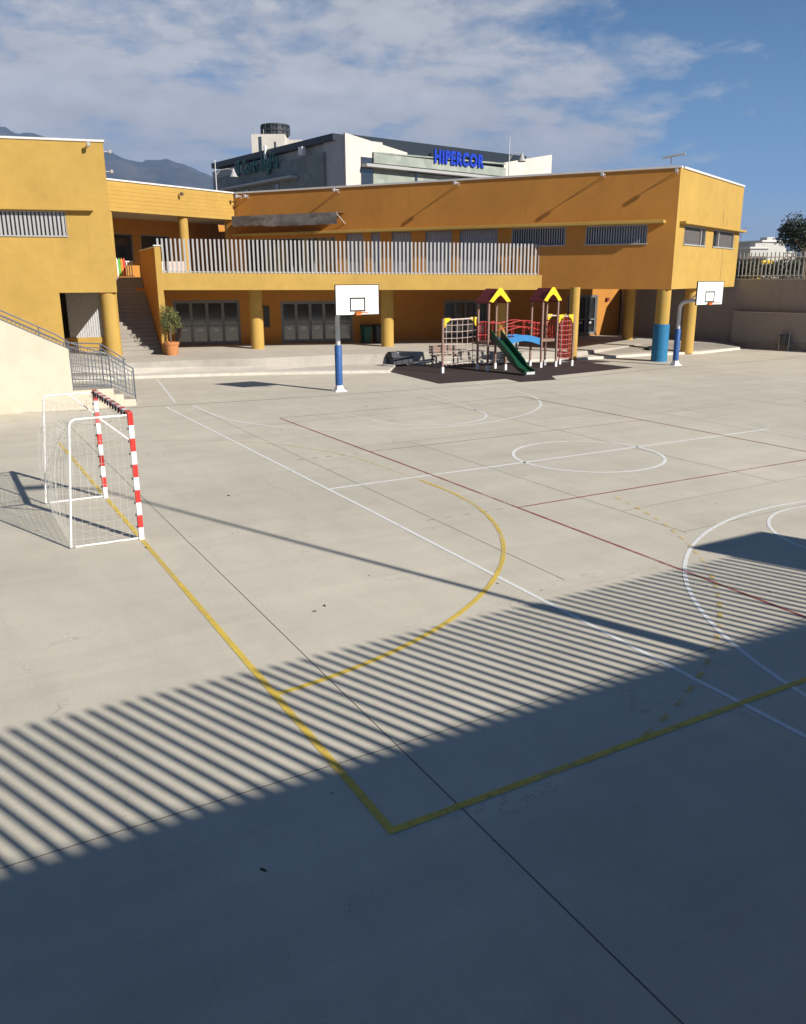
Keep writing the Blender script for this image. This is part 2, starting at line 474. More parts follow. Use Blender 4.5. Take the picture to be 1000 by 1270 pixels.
lm = MB(); rnd = random.Random(17)
for i in range(240):
    if i < 140: x, y = rnd.uniform(-3, 14), rnd.uniform(-11.5, 13)
    else: x, y = rnd.uniform(14, 38), rnd.uniform(-5, 17)
    r = rnd.uniform(.006, .022) * (1.0 if rnd.random() < .9 else 2.0); a0 = rnd.uniform(0, 6.3); k = rnd.choice((4, 5, 6)); e = rnd.uniform(.3, .9)
    ca, sa = math.cos(a0), math.sin(a0)
    ring = [(r * math.cos(6.2832 * j / k), r * e * math.sin(6.2832 * j / k)) for j in range(k)]
    base = [(x + px * ca - py * sa, y + px * sa + py * ca, .0005) for px, py in ring]
    lm.add(base + [(x, y, r * rnd.uniform(.3, .7))], [(j, (j + 1) % k, k) for j in range(k)])
tag(lm.build('leaf_litter', M['litter']), kind='stuff')

# ------------------------------------------------------------------ raised pavement with kerb and stone riser
ST = [((-14, 26.5), (-14, 27.6, .35), (-14, 27.7, .6)), ((1.46, 23.55), (1.5, 24.0, .35), (1.5, 24.1, .58)), ((4.7, 22.87), (5.05, 23.8, .36), (5.06, 23.9, .58)),
      ((7.44, 22.21), (7.78, 23.29, .3), (7.79, 23.37, .6)), ((10.04, 21.33), (10.51, 22.56, .25), (10.54, 22.64, .6)), ((12.95, 20.08), (14.1, 22.3, .15), (14.13, 22.38, .6)),
      ((15.02, 19.2), (16.2, 21.7, .13), (16.22, 21.78, .58)), ((16.91, 21.9), (17.17, 22.2, .13), (17.2, 22.28, .56)), ((19.74, 21.15), (19.95, 21.6, .13), (19.98, 21.68, .54)),
      ((22.0, 20.25), (22.2, 20.7, .15), (22.22, 20.78, .48)), ((26.19, 19.2), (26.4, 19.7, .15), (26.42, 19.78, .36)), ((30.57, 19.1), (30.9, 19.7, .14), (33.54, 22.28, .30)),
      ((33.94, 18.5), (34.53, 19.13, .13), (37.05, 21.38, .27)), ((37.88, 19.16), (38.24, 19.47, .1), (39.34, 21.13, .24))]
WALLF = [(-14, 40), (1.5, 36), (5.06, 36), (7.2, 34), (10.5, 33), (14.1, 32), (16.2, 32), (18.5, 32), (22, 32), (27, 32), (31, 32), (36, 32), (41, 32), (45.5, 29.5)]
kb = MB(); pv = MB(); rs = MB()
for i in range(len(ST) - 1):
    (k0, r0, t0), (k1, r1, t1) = ST[i], ST[i + 1]
    # kerb: inner edge is .22 m behind the outer edge, 0.12 m high
    a0, a1 = Vector(k0), Vector(k1)
    kw = lambda j: .75 if j < 5 else (.5 if j == 5 else .22)
    i0 = a0 + (Vector(r0[:2]) - a0).normalized() * kw(i); i1 = a1 + (Vector(r1[:2]) - a1).normalized() * kw(i + 1)
    kb.hexa([(*a0, -.02), (*a1, -.02), (*i1, -.02), (*i0, -.02)], [(*a0, .12), (*a1, .12), (*i1, .125), (*i0, .125)])
    c0 = a0 + (i0 - a0) * .97; c1 = a1 + (i1 - a1) * .97
    pv.add([(*c0, .117), (*c1, .117), r1, r0], [(0, 1, 2, 3)])
    pv.add([t0, t1, (*WALLF[i + 1], t1[2]), (*WALLF[i], t0[2])], [(0, 1, 2, 3)])
    rs.add([r0, r1, t1, t0], [(0, 1, 2, 3)])
structure(kb, 'kerb', M['kerb'], bev=.015)
structure(pv, 'raised_pavement', M['paving'])
structure(rs, 'stone_step', M['riser'])

# ------------------------------------------------------------------ main school wing
C0 = Vector((28.87, 16.25)); tF = Vector((-.56, .8286)).normalized(); C1 = C0 + tF * 26.2; C2 = Vector((38.87, 20.85))
FA = Fr(C0, C1); EN = Fr(C0, C2, True)
B0 = C1 + (C2 - C0)
wing = thing('school_building', (C0.x, C0.y, 0), 'long orange two-storey school wing with narrow shutters, raised on round columns', 'building')
mb = MB()
zs, zr = 3.46, 8.90
FH = [(1.31, 4.31, 5.58, 6.46), (5.3, 8.15, 5.58, 6.46), (8.9, 11.05, 4.3, 6.46), (11.5, 13.05, 4.3, 6.46), (13.9, 15.1, 4.3, 6.46), (15.8, 16.4, 4.3, 6.46), (16.9, 18.0, 4.3, 6.46), (18.7, 25.0, 4.3, 6.3)]
EH = [(1.25, 4.75, 5.56, 6.44), (6.05, 10.05, 5.56, 6.44)]
FA.wall(mb, .31, 26.2, zs, zr, -.3, 0, FH); mb.prism([FA.xy(0, 0), FA.xy(.31, 0), FA.xy(.31, -.3)], zs, zr)
mb.build('wall', M['orange'], wing)
mb = MB(); EN.wall(mb, .305, EN.L, zs, zr, -.3, 0, EH); mb.prism([FA.xy(0, 0), FA.xy(.31, -.3), EN.xy(.305, -.3), EN.xy(.305, 0)], zs, zr)
mb.build('wall', M['yellow'], wing)
mb = MB()
o2 = FA.xy(26.2, -11.3); 
mb.prism([FA.xy(.3, -.3), FA.xy(26.2, -.3), FA.xy(26.2, -10.9), EN.xy(EN.L, -.3)], 8.45, 8.6)
mb.prism([FA.xy(26.2, 0), FA.xy(26.2, -10.9), (Vector(FA.xy(26.2, -10.9)) + tF * .3)[:], (Vector(FA.xy(26.2, 0)) + tF * .3)[:]], zs, zr)
q0 = Vector(EN.xy(EN.L, 0)); q1 = Vector(FA.xy(26.2, -10.9)); dd = (q1 - q0).normalized(); nn = Vector((dd.y, -dd.x)) * .3
mb.prism([tuple(q0), tuple(q1), tuple(q1 + nn), tuple(q0 + nn)], zs, zr)
mb.build('rear_wall', M['yellow'], wing)
mb = MB(); mb.prism([FA.xy(.3, -.3), FA.xy(26.2, -.3), FA.xy(26.2, -10.9), EN.xy(EN.L, -.3)], zs + .003, zs + .25)
mb.build('soffit', M['deep'], wing)
mb = MB(); FA.box(mb, -.05, 26.3, -.4, .06, zr, zr + .09); EN.box(mb, .41, EN.L + .06, -.4, .06, zr, zr + .09)
mb.build('roof_trim', M['trim'], wing)
mb = MB(); FA.box(mb, .5, 25.6, 0, .5, 6.47, 6.62); mb.build('ledge', M['yellow'], wing, bev=.02)
mb = MB(); EN.box(mb, .45, EN.L + .35, 0, .32, 6.46, 6.58); mb.build('ledge', M['yellow'], wing, bev=.02)
mb = MB()
for a in ((8.05, 8.08, zs + .02, 5.5), (7.6, 7.63, 6.62, 7.5), (8.3, 8.33, 6.62, 7.1)): mb = MB(); EN.box(mb, a[0], a[1], 0, .004, a[2], a[3]); mb.build('crack', M['slate'], wing)

def window(fr, u0, u1, z0, z1, par, smat, pitch=.12, slat=.06, border=True, inset=.1, frac=1.0, fmat=None):
    fm = MB(); t = .045
    for a in ((u0, u0 + t, z0, z1), (u1 - t, u1, z0, z1), (u0 + t, u1 - t, z1 - t, z1)): fr.box(fm, a[0], a[1], -.18, -.02, a[2], a[3])
    fr.box(fm, u0 - .03, u1 + .03, -.18, .05, z0 - .035, z0 + .02)
    f = fm.build('window', fmat or M['frame'], par)
    pm = MB(); fr.box(pm, u0 + t, u1 - t, -.22, -.19, z0 + .02, z1 - t); pm.build('pane', M['glass'], f)
    sm = MB(); u = u0 + t + pitch * .5
    while u < u0 + (u1 - u0) * frac - t:
        fr.box(sm, u - slat / 2, u + slat / 2, -inset - .05, -inset + .03, z0 + .02, z1 - t); u += pitch
    sm.build('slats', smat, f)
    return f
for h in FH[:2]: window(FA, *h, wing, M['slat_shade'], .125, .05, fmat=M['alu'])
for h in FH[2:7]: window(FA, *h, wing, M['slat_shade'], .105, .085)
for h in FH[7:]:
    a = h[0]
    while a < h[1] - .3:
        b = min(a + 1.55, h[1]); window(FA, a, b - .02, h[2], h[3], wing, M['frame'], .6, .06, inset=.14); a = b
for (u0, u1, z0, z1), (sa, sb) in zip(EH, ((0, .86), (.22, 1))):
    fm = MB(); t = .05
    for a in ((u0, u0 + t, z0, z1), (u1 - t, u1, z0, z1), (u0 + t, u1 - t, z1 - t, z1)): EN.box(fm, a[0], a[1], -.16, -.02, a[2], a[3])
    EN.box(fm, u0 - .03, u1 + .03, -.16, .05, z0 - .04, z0 + .02)
    um = u0 + (u1 - u0) * (.8 if sa == 0 else .27)
    EN.box(fm, um - .05, um + .05, -.16, -.01, z0 + .02, z1 - t)
    f = fm.build('window', M['alu'], wing)
    pm = MB(); EN.box(pm, u0 + t, u1 - t, -.22, -.18, z0 + .02, z1 - t); pm.build('pane', M['glass'], f)
    sm = MB(); L = u1 - u0; u = (u0 if sa == 0 else um) + .1; ue = um if sa == 0 else u1
    while u < ue - .06: EN.box(sm, u - .034, u + .034, -.13, -.09, z0 + .02, z1 - t); u += .075
    sm.build('slats', M['shut'], f)

# columns of the wing
def column(par, x, y, z0, z1, r, mat, n=28, pad=None):
    mb = MB(); mb.cyl(x, y, z0, z1, r, n); c = mb.build('column', mat, par, smooth=True)
    if pad:
        mb = MB(); mb.lathe(x, y, [(r, z0 + .0), (r + .05, z0 + .001), (r + .05, pad), (r + .03, pad + .02), (r - .01, pad + .02)], n); mb.build('padding', M['teal'], c, smooth=True)
    return c
column(wing, 28.95, 16.75, -.02, zs + .1, .34, M['yellow'], pad=1.78)
column(wing, *EN.xy(5.0, -.55), .05, zs + .1, .33, M['yellow'])
column(wing, 25.66, 19.45, .0, zs + .1, .245, M['yellow'])
column(wing, 35.17, 25.39, .2, zs + .1, .33, M['yellow'])
# ground-floor walls with glazed doors, set back under the wing and the terrace
D0, D1, D2 = (7.15, 32.3), (18.9, 29.05), (38.2, 29.4)
G1 = Fr(D1, D0); G2 = Fr(D2, D1)
def doors(fr, u0, u1, z0, z1, k, par, bar=True):
    t = .07; fm = MB()
    fr.box(fm, u0, u1, -.22, -.02, z1 - t, z1); fr.box(fm, u0, u0 + t, -.22, -.02, z0, z1 - t); fr.box(fm, u1 - t, u1, -.22, -.02, z0, z1 - t)
    wdt = (u1 - u0 - 2 * t) / k
    d = fm.build('door', M['frame'], par)
    for i in range(k):
        a = u0 + t + wdt * i; b = a + wdt; lm = MB(); q = .075
        for c in ((a + .005, a + q, z0 + .02, z1 - t - .005), (b - q, b - .005, z0 + .02, z1 - t - .005)): fr.box(lm, c[0], c[1], -.2, -.06, c[2], c[3])
        for c in ((z0 + .02, z0 + .17), (z0 + .95, z0 + 1.03), (z1 - t - .09, z1 - t - .005)): fr.box(lm, a + q, b - q, -.2, -.065, c[0], c[1])
        lm.build('leaf_frame', M['frame'], d)
    pm = MB(); fr.box(pm, u0 + t, u1 - t, -.21, -.14, z0 + .03, z1 - t - .01); pm.build('pane', M['glass'], d)
    for i in range(k):
        a = u0 + t + wdt * (i + .5); sm = MB(); fr.box(sm, a - .13, a + .13, -.139, -.137, z0 + .72, z0 + .84); sm.build('sticker', M['trim'], d)
    for i in range(1, k, 2):
        a = u0 + t + wdt * i; hm = MB(); hm.tube([fr.pt(a - .11, 0.0, z0 + .95), fr.pt(a - .11, .05, z0 + .95), fr.pt(a - .11, .05, z0 + 1.2), fr.pt(a - .11, 0.0, z0 + 1.2)], .016, 6); hm.build('handle', M['alu'], d)
    return d
def on(fr, x, y):
    d = Vector((x, y)) - fr.o; return d.dot(fr.u)
DH1 = [(on(G1, 12.25, 30.94), on(G1, 8.9, 31.8), .62, 2.95), (on(G1, 18.2, 29.3), on(G1, 14.35, 30.3), .62, 2.85)]
DH2 = [(on(G2, 27.3, 29.3), on(G2, 24.1, 29.2), .52, 2.75), (on(G2, 36.2, 29.5), on(G2, 33.6, 29.4), .36, 2.9)]
mb = MB(); G1.wall(mb, 0, G1.L, .1, 3.6, -.25, 0, DH1); G2.wall(mb, 0, G2.L, .1, zs + .05, -.25, 0, DH2)
mb.build('porch_wall', M['deep'], wing)
doors(G1, *DH1[0], 4, wing); doors(G1, *DH1[1], 5, wing); doors(G2, *DH2[0], 4, wing); doors(G2, *DH2[1], 3, wing)
# floodlights on the roof edge
def flood(par, fr, u, z, arm=.6, mat=None):
    m = MB(); m.tube([fr.pt(u, 0, z), fr.pt(u, arm, z)], .022, 6); m.tube([fr.pt(u, 0.003, z - .15), fr.pt(u, arm * .75, z)], .015, 6)
    a = fr.pt(u, arm, z); f = m.build('floodlight', M['galv'], par)
    h = MB(); fr.box(h, u - .07, u + .07, arm - .04, arm + .10, (z - .13, z - .13), (z + .04, z + .04)); h.build('lamp_head', mat or M['alu'], f, bev=.02)
for u in (3.5, 11.1, 18.36): flood(wing, FA, u, 8.78)
flood(wing, FA, 25.1, 8.75, .5); flood(wing, FA, 24.6, 8.75, .35); flood(wing, FA, .12, 8.78, .4)
# awning over the terrace doors
mb = MB(); rnd = random.Random(3); ua, ub, k = 18.0, 25.2, 30
for i in range(k):
    a = ua + (ub - ua) * i / k; b = ua + (ub - ua) * (i + 1) / k
    da = .01 * math.sin(i * 1.3); db = .01 * math.sin((i + 1) * 1.3)
    va = 6.93 + .014 * math.sin(i * 1.7) + (.12 * abs(math.sin(i * 1.1)) if i > 19 else 0); vb = 6.93 + .014 * math.sin((i + 1) * 1.7) + (.12 * abs(math.sin((i + 1) * 1.1)) if i + 1 > 19 else 0)
    mb.add([FA.pt(a, .02, 7.62), FA.pt(b, .02, 7.62), FA.pt(b, .95, 7.56 + db), FA.pt(a, .95, 7.56 + da), FA.pt(b, .97, vb), FA.pt(a, .97, va)], [(0, 1, 2, 3), (3, 2, 4, 5)])
aw = mb.build('awning', M['awn'], wing)
so = aw.modifiers.new('solid', 'SOLIDIFY'); so.thickness = .012
mb = MB()
for u in (18.05, 21.6, 25.15): mb.tube([FA.pt(u, 0, 7.0), FA.pt(u, .93, 7.50)], .025, 6)
mb.tube([FA.pt(18.0, .92, 7.52), FA.pt(25.2, .92, 7.52)], .03, 6)
mb.build('awning_arm', M['galv'], aw)
# roof bracket with a flat lamp at the corner
mb = MB(); p = FA.pt(.55, -.5, 8.95); mb.tube([p, (p[0], p[1], 9.42)], .025, 6); p2 = FA.pt(.35, -.4, 9.4)
mb.hexa([FA.pt(.9, -.2, 9.38), FA.pt(-.1, -.2, 9.5), FA.pt(-.1, -.45, 9.5), FA.pt(.9, -.45, 9.38)], [FA.pt(.9, -.2, 9.43), FA.pt(-.1, -.2, 9.55), FA.pt(-.1, -.45, 9.55), FA.pt(.9, -.45, 9.43)])
mb.build('roof_lamp', M['alu'], wing)
# small dark lamps in the porch
for x, y, c in ((19.6, 29.05, 'dark'), (37.0, 29.35, 'maroon'), (13.3, 30.5, 'dark')):
    f = G2 if x > 18.9 else G1; u = on(f, x, y); m = MB(); f.box(m, u - .11, u + .11, .001, .16, 2.5, 2.72); m.build('wall_lamp', M[c], wing, bev=.02)
mb = MB(); G1.box(mb, 5.35, 5.65, .001, .05, 1.5, 2.6); mb.build('notice_board', M['slate'], wing)

# ------------------------------------------------------------------ terrace with slatted fence
A = C0 + tF * 6.45; TB = Vector((6.5, 27.1)); TE = Fr(A, TB); LT = 18.95
zt = lambda u: 4.15 + .17 * u / 19; zb = lambda u: 3.42 + .13 * u / 19
ter = thing('terrace', (*TE.xy(9.5), 0), 'yellow raised terrace with long parapet beam in front of the orange wing', 'terrace')
mb = MB(); TE.box(mb, -.12, LT - .2, -.28, 0, (zb(0), zb(LT)), (zt(0), zt(LT))); mb.build('parapet', M['yellow'], ter)
pr_ = Fr(TE.xy(LT), (TE.xy(LT)[0] + .70, TE.xy(LT)[1] + 6.5))
mb = MB(); TE.box(mb, LT - .2, LT + .06, -.4, .03, .5, 5.5)
mb.build('pier', M['yellow'], ter)
mb = MB(); pr_.box(mb, .4, 6.5, -.28, -.003, .5, 5.45); mb.build('side_wall', M['orange'], ter)
mb = MB(); TE.box(mb, LT - .24, LT + .1, -.44, .07, 5.5, 5.55); pr_.box(mb, .45, 6.55, -.32, .04, 5.45, 5.5); mb.build('coping', M['trim'], ter)
mb = MB(); mb.prism([TE.xy(.1, -.28), TE.xy(LT - .3, -.28), (7.75, 32.9), (9.2, 34.0), (14.4, 36.9), tuple(Vector(FA.xy(24, .02))), tuple(Vector(FA.xy(6.6, .02)))], 3.62, 4.12)
mb.build('deck', M['ceil'], ter)
for q in ((12.05, 27.8), (18.58, 25.95), (24.7, 24.2)): column(ter, *q, .4, 3.7, .33, M['yellow'])
fen = thing('slatted_fence', (*TE.xy(9.5, -.14), 4.2), 'tall pale vertical-slat fence along the yellow terrace parapet', 'fence')
mb = MB(); u = -.06
while u < LT - .08:
    TE.box(mb, u - .043, u + .043, -.145, -.12, zt(u) - .02, zt(u) + 1.52); u += .197
mb.build('slats', M['alu'], fen)
mb = MB(); TE.box(mb, .05, LT - .05, -.2, -.165, (zt(0) + .03, zt(LT) + .03), (zt(0) + .08, zt(LT) + .08))
mb.build('rail', M['galv'], fen)

# ------------------------------------------------------------------ left school block
L0 = Vector((5.24, 27.2)); LB = Fr(L0, L0 + Vector((-4.25, .95))); LB.n = Vector((-.12, -.9928))
lb = thing('school_building', (L0.x, L0.y, 0), 'tall yellow school block with one slatted window and a recessed corner entrance', 'building')
mb = MB()
LB.wall(mb, .0, 24, .3, 9.80, -.3, 0, [(0, 2.47, .3, 3.47), (1.85, 9.0, 5.89, 6.93)])
LB.box(mb, 2.47, 2.77, -3.6, -.3, .3, 3.47)
mb.build('wall', M['yellow'], lb)
mb = MB(); sd = Fr(LB.xy(0, -.3), LB.xy(0, -9)); LB.box(mb, .0, .3, -9, -.3, 3.47, 9.80); LB.box(mb, .3, 24, -9, -8.7, .3, 9.80); LB.box(mb, .3, 24, -8.7, -.3, 9.38, 9.52); LB.box(mb, 0, .3, -9, -3.6, .3, 3.47)
mb.build('rear_wall', M['yellow'], lb)
mb = MB(); LB.box(mb, .3, 6, -3.8, -.3, 3.48, 3.6); mb.build('soffit', M['ceil'], lb)
mb = MB(); LB.box(mb, -.05, 24, -.4, .05, 9.80, 9.89); LB.box(mb, -.05, .3, -9, -.4, 9.80, 9.89); mb.build('roof_trim', M['trim'], lb)
mb = MB(); LB.box(mb, .68, 12, 0, .3, 6.95, 7.1); mb.build('ledge', M['yellow'], lb, bev=.02)
window(LB, 1.85, 9.0, 5.89, 6.93, lb, M['alu'], .17, .10, inset=.06, fmat=M['alu'])
column(lb, *LB.xy(.36, -.42), .4, 3.48, .36, M['yellow'])
mb = MB(); LB.box(mb, .3, 2.47, -3.7, -3.6, .3, 1.25); mb.build('parapet_wall', M['yellow'], lb)
mb = MB(); LB.box(mb, .3, 2.16, -3.8, -3.72, .3, 3.47)
u = .42
while u < 2.1: LB.box(mb, u - .035, u + .035, -3.72, -3.68, 1.251, 3.4); u += .11
mb.build('louvre_door', M['galv'], lb)
mb = MB(); LB.box(mb, .36, .5, -3.55, -3.3, .3, 3.2); mb.build('door_post', M['yellow'], lb)
flood(lb, LB, .62, 9.70, .3)
for z in (9.52, 8.7):
    m = MB(); m.tube([LB.pt(0, -.8, z), LB.pt(-.26, -.8, z)], .02, 6); f = m.build('floodlight', M['galv'], lb)
    h = MB(); LB.box(h, -.38, -.25, -.86, -.73, z - .07, z + .07); h.build('lamp_head', M['alu'], f, bev=.02)

# ------------------------------------------------------------------ covered walkway joining the two blocks
W0 = Vector((5.6, 32.9)); W1 = Vector((14.45, 37.4)); WK = Fr(W1, W0)
wk = thing('covered_walkway', (*WK.xy(4), 4.1), 'bright yellow grooved walkway bridge above the outdoor stairs, joining both blocks', 'walkway')
mb = MB(); WK.box(mb, .05, WK.L + .5, -.25, 0, 7.42, 8.9); mb.build('parapet', M['yellow'], wk)
mb = MB()
for i in range(6): WK.box(mb, .06, WK.L + .4, 0, .006, 7.62 + i * .2, 7.64 + i * .2)
mb.build('groove', M['orange'], wk)
mb = MB(); WK.box(mb, .05, WK.L + .5, -.33, .06, 8.9, 8.98); mb.build('roof_trim', M['trim'], wk)
mb = MB(); WK.box(mb, -3, WK.L + .5, -4.8, -.25, 7.45, 7.6); mb.build('ceiling', M['ceil'], wk)
wh = [(1.2, 3.4, 4.2, 6.6), (4.0, 6.4, 5.0, 6.6), (7.0, 8.0, 5.0, 6.6), (8.4, 9.6, 5.0, 6.6)]
mb = MB(); WK.wall(mb, -4, WK.L + .5, 4.0, 7.45, -4.8, -4.55, wh); mb.build('rear_wall', M['deep'], wk)
for h in wh:
    fm = MB()
    for a in ((h[0], h[0] + .06, h[2], h[3]), (h[1] - .06, h[1], h[2], h[3]), (h[0] + .06, h[1] - .06, h[3] - .06, h[3])): WK.box(fm, a[0], a[1], -4.76, -4.58, a[2], a[3])
    f = fm.build('window', M['frame'], wk); pm = MB(); WK.box(pm, h[0] + .06, h[1] - .06, -4.75, -4.7, h[2], h[3] - .06); pm.build('pane', M['glass'], f)
mb = MB(); WK.box(mb, .1, WK.L + .5, -4.8, -.75, 3.85, 4.13); mb.build('deck', M['ceil'], wk)
for px, py in ((6.31, 33.6), (WK.xy(3.9, -.5)[0] + .18, WK.xy(3.9, -.5)[1])): column(wk, px, py, 4.1, 7.5, .27, M['yellow'])
flood(wk, WK, 4.3, 8.6, .25, M['bark'])

# ------------------------------------------------------------------ outdoor stairs between left block and terrace
stx = Fr((5.36, 27.7), (7.14, 27.55))
st = thing('staircase', (6.2, 28, .6), 'grey outdoor stairs climbing between the yellow block and the terrace', 'staircase')
mb = MB(); nst = 20
for i in range(nst):
    y0 = 27.6 + i * .305; x0 = 5.26 + .13 * max(0, y0 - 27.4); xr = pr_.o.x + .70 / 6.5 * (y0 - pr_.o.y) - .02
    z1 = .6 + (i + 1) * .177
    mb.hexa([(x0, y0, .4), (xr, y0, .4), (xr + .02, y0 + .325, .4), (x0 + .02, y0 + .325, .4)], [(x0, y0, z1), (xr, y0, z1), (xr + .02, y0 + .325, z1), (x0 + .02, y0 + .325, z1)])
mb.build('steps', M['stair'], st, bev=.012)
mb = MB(); mb.box(5.8, 9.3, 33.72, 35.2, 3.7, 4.12); mb.build('landing', M['paving'], st)

# low coloured gate at the stair head
gt = thing('toddler_gate', (6.7, 34.1, 4.12), 'low rainbow picket gate at the head of the outdoor stairs', 'gate')
mb = MB(); mb.tube([(6.35, 34.1, 4.2), (7.55, 34.1, 4.2)], .03, 6); mb.tube([(6.35, 34.1, 4.95), (7.55, 34.1, 4.95)], .03, 6); mb.box(6.40, 6.50, 34.05, 34.15, 4.12, 5.3); mb.build('gate_frame', M['white'], gt)
for i, c in enumerate(('gate_b', 'white', 'gate_g', 'gate_o', 'gate_r', 'white', 'white', 'white')):
    x = 6.56 + i * .125; ww = .055 if i < 5 else .025; m = MB()
    m.prism([(x - ww, 34.03), (x + ww, 34.03), (x + ww, 34.06), (x - ww, 34.06)], 4.18, 5.02 if i < 5 else 4.95)
    if i < 5: m.add([(x - ww, 34.03, 5.02), (x + ww, 34.03, 5.02), (x, 34.045, 5.14), (x - ww, 34.06, 5.02), (x + ww, 34.06, 5.02)], [(0, 1, 2), (4, 3, 2), (1, 4, 2), (3, 0, 2)])
    o = m.build('picket', M[c], gt)
for xx, lab, c in ((9.6, 'beige toy chest behind the terrace slats beside a round column', 'rope'), (8.55, 'white toy cupboard behind the terrace slats', 'white')):
    t = thing('toy_cupboard', (xx, 33.4, 4.12), lab, 'cupboard')
    m = MB(); m.box(xx - .45, xx + .45, 33.2, 33.6, 4.12, 4.95); m.build('carcass', M[c], t, bev=.02)
    for k in (-1, 1): m = MB(); m.box(xx + k * .22 - .2, xx + k * .22 + .2, 33.175, 33.2, 4.2, 4.88); m.build('door', M[c], t)

# ------------------------------------------------------------------ cream stair wall on the left with railings
RP = Fr((1.26, 15.22), (-.95, 15.36), True)
if RP.n.y > 0: RP.n = -RP.n
rw = thing('side_staircase', (.5, 16, 0), 'cream-walled outdoor stairs rising to the left beside the goal', 'staircase')
zr_ = lambda u: 1.92 + .515 * u
mb = MB(); RP.box(mb, 0, 9, -.22, 0, -.02, (zr_(0), zr_(9))); mb.build('wall', M['cream'], rw)
mb = MB(); RP.box(mb, 0, 9, -2.35, -2.15, -.02, (zr_(0) - .95, zr_(9) - .95)); mb.build('rear_wall', M['cream'], rw)
mb = MB()
for i in range(24): RP.box(mb, .0 + i * .33, .33 + i * .33, -2.15, -.22, -.02, .6 + (i + 1) * .17)
RP.box(mb, -1.24, 0, -2.35, 0, -.02, .585); RP.box(mb, -1.54, -1.24, -2.35, 0, -.02, .385); RP.box(mb, -1.92, -1.54, -2.35, 0, -.02, .2)
mb.build('steps', M['cream'], rw, bev=.01)
mb = MB(); RP.box(mb, -1.24, 0, -2.34, -.01, .586, .60); RP.box(mb, -1.53, -1.25, -2.34, -.01, .386, .397); RP.box(mb, -1.91, -1.55, -2.34, -.01, .201, .212); mb.build('tread', M['paving'], rw)
def railing(n_, label, slope_only_base):
    rl_ = thing('stair_railing', RP.pt(-.6, n_, .6), label, 'railing')
    top = [(8.9, zr_(8.9) + .34), (0.35, zr_(.35) + .3), (-.05, zr_(0) + .02 + (.18 if slope_only_base else 0)), (-1.2, 1.66 + .02), (-1.95, 1.2)]
    lo = [(8.9, zr_(8.9) + .05), (.02, zr_(0) + .03), (0.0, .72), (-1.2, .68), (-1.95, .3)]
    if n_ < -1: top = [(8.9, zr_(8.9) + .1), (.0, 1.98), (-1.2, 1.9), (-2.0, 1.32)]; lo = [(8.9, zr_(8.9) - .8), (.0, .95), (0, .72), (-1.2, .68), (-1.95, .3)]
    m = MB(); m.tube([RP.pt(u, n_, z) for u, z in top], .024, 6); m.tube([RP.pt(u, n_, z - .14) for u, z in top], .016, 6); m.build('handrail', M['rail'], rl_)
    m = MB(); m.tube([RP.pt(u, n_, z) for u, z in lo], .02, 6)
    for u, z0 in ((-1.93, .1), (-1.2, .5), (-.02, .6)):
        zz = [t for t in top]
        def at(L, u):
            for (a, za), (b, zb_) in zip(L, L[1:]):
                if b <= u <= a and a > b: return za + (zb_ - za) * (a - u) / (a - b)
            return L[-1][1]
        m.tube([RP.pt(u, n_, z0), RP.pt(u, n_, at(top, u))], .024, 6)
    u = 8.5
    while u > 0.1: m.tube([RP.pt(u, n_, at(lo, u)), RP.pt(u, n_, at(top, u))], .018, 5); u -= 1.1
    m.build('post', M['rail'], rl_)
    m = MB(); u = 8.8
    while u > -1.9:
        a, b = at(lo, u), at(top, u) - .14
        if b > a + .02: m.tube([RP.pt(u, n_, a), RP.pt(u, n_, b)], .012, 4, cap=False)
        u -= .11
    for k in (.2, .4, .6, .8):
        pts = []
        uu = -.03
        while uu > -1.93: a, b = at(lo, uu), at(top, uu) - .14; pts.append(RP.pt(uu, n_, a + (b - a) * k)); uu -= .12
        m.tube(pts, .011, 4)
    m.build('lattice', M['rail'], rl_)
railing(-.11, 'grey mesh stair railing nearest the goal, on the cream wall', True)
railing(-2.25, 'grey mesh stair railing on the far side of the cream stairs', False)

# ------------------------------------------------------------------ handball goal
goal = thing('handball_goal', (0, 1.54, 0), 'red and white striped handball goal with pale net', 'goal')
def banded(mb, p0, p1, hw, first, L=.2, top=None):
    p0 = Vector(p0); p1 = Vector(p1); d = p1 - p0; T = d.length; d.normalize(); k = round(T / L); L = T / k
    for i in range(k):
        a = p0 + d * L * i; b = p0 + d * L * (i + 1); mi = (i + first) % 2
        lo = Vector((min(a.x, b.x), min(a.y, b.y), min(a.z, b.z))); hi = Vector((max(a.x, b.x), max(a.y, b.y), max(a.z, b.z)))
        e = [0 if abs(d[j]) > .5 else hw for j in range(3)]
        mb.box(lo.x - e[0], hi.x + e[0], lo.y - e[1], hi.y + e[1], lo.z - e[2], hi.z + e[2], mi)
for y in (0, 3.08):
    mb = MB(); banded(mb, (0, y, 0), (0, y, 2.08), .04, 0, .208); mb.build('post', [M['white'], M['red']], goal, bev=.006)
mb = MB(); banded(mb, (0, .04, 2.04), (0, 3.04, 2.04), .04, 1); mb.build('crossbar', [M['white'], M['red']], goal, bev=.006)
for y in (.0, 3.08):
    mb = MB(); s_ = 1 if y else -1
    pts = [(-.04, y, 2.03)] + [(-.90 + .12 - .12 * math.sin(R(a)), y, 1.93 + .1 * math.cos(R(a))) for a in range(0, 91, 15)] + [(-.98, y + .03, 1.0), (-1.07, y + .05, .02), (-1.0, y + .05, .02), (-.04, y, .025)]
    mb.tube(pts, .018, 8); mb.build('back_frame', M['white'], goal, smooth=True)
    mb = MB(); mb.tube([(-.02, y, 1.62), (-.45, y, 2.01)], .014, 6); mb.build('brace', M['white'], goal)
hk = [(.16 + i * .23, .19 + i * .23, 1.98, 2.06) for i in range(13)] + [(y - .012, y + .012, .2 + i * .2, .235 + i * .2) for y in (0, 3.08) for i in range(9)]
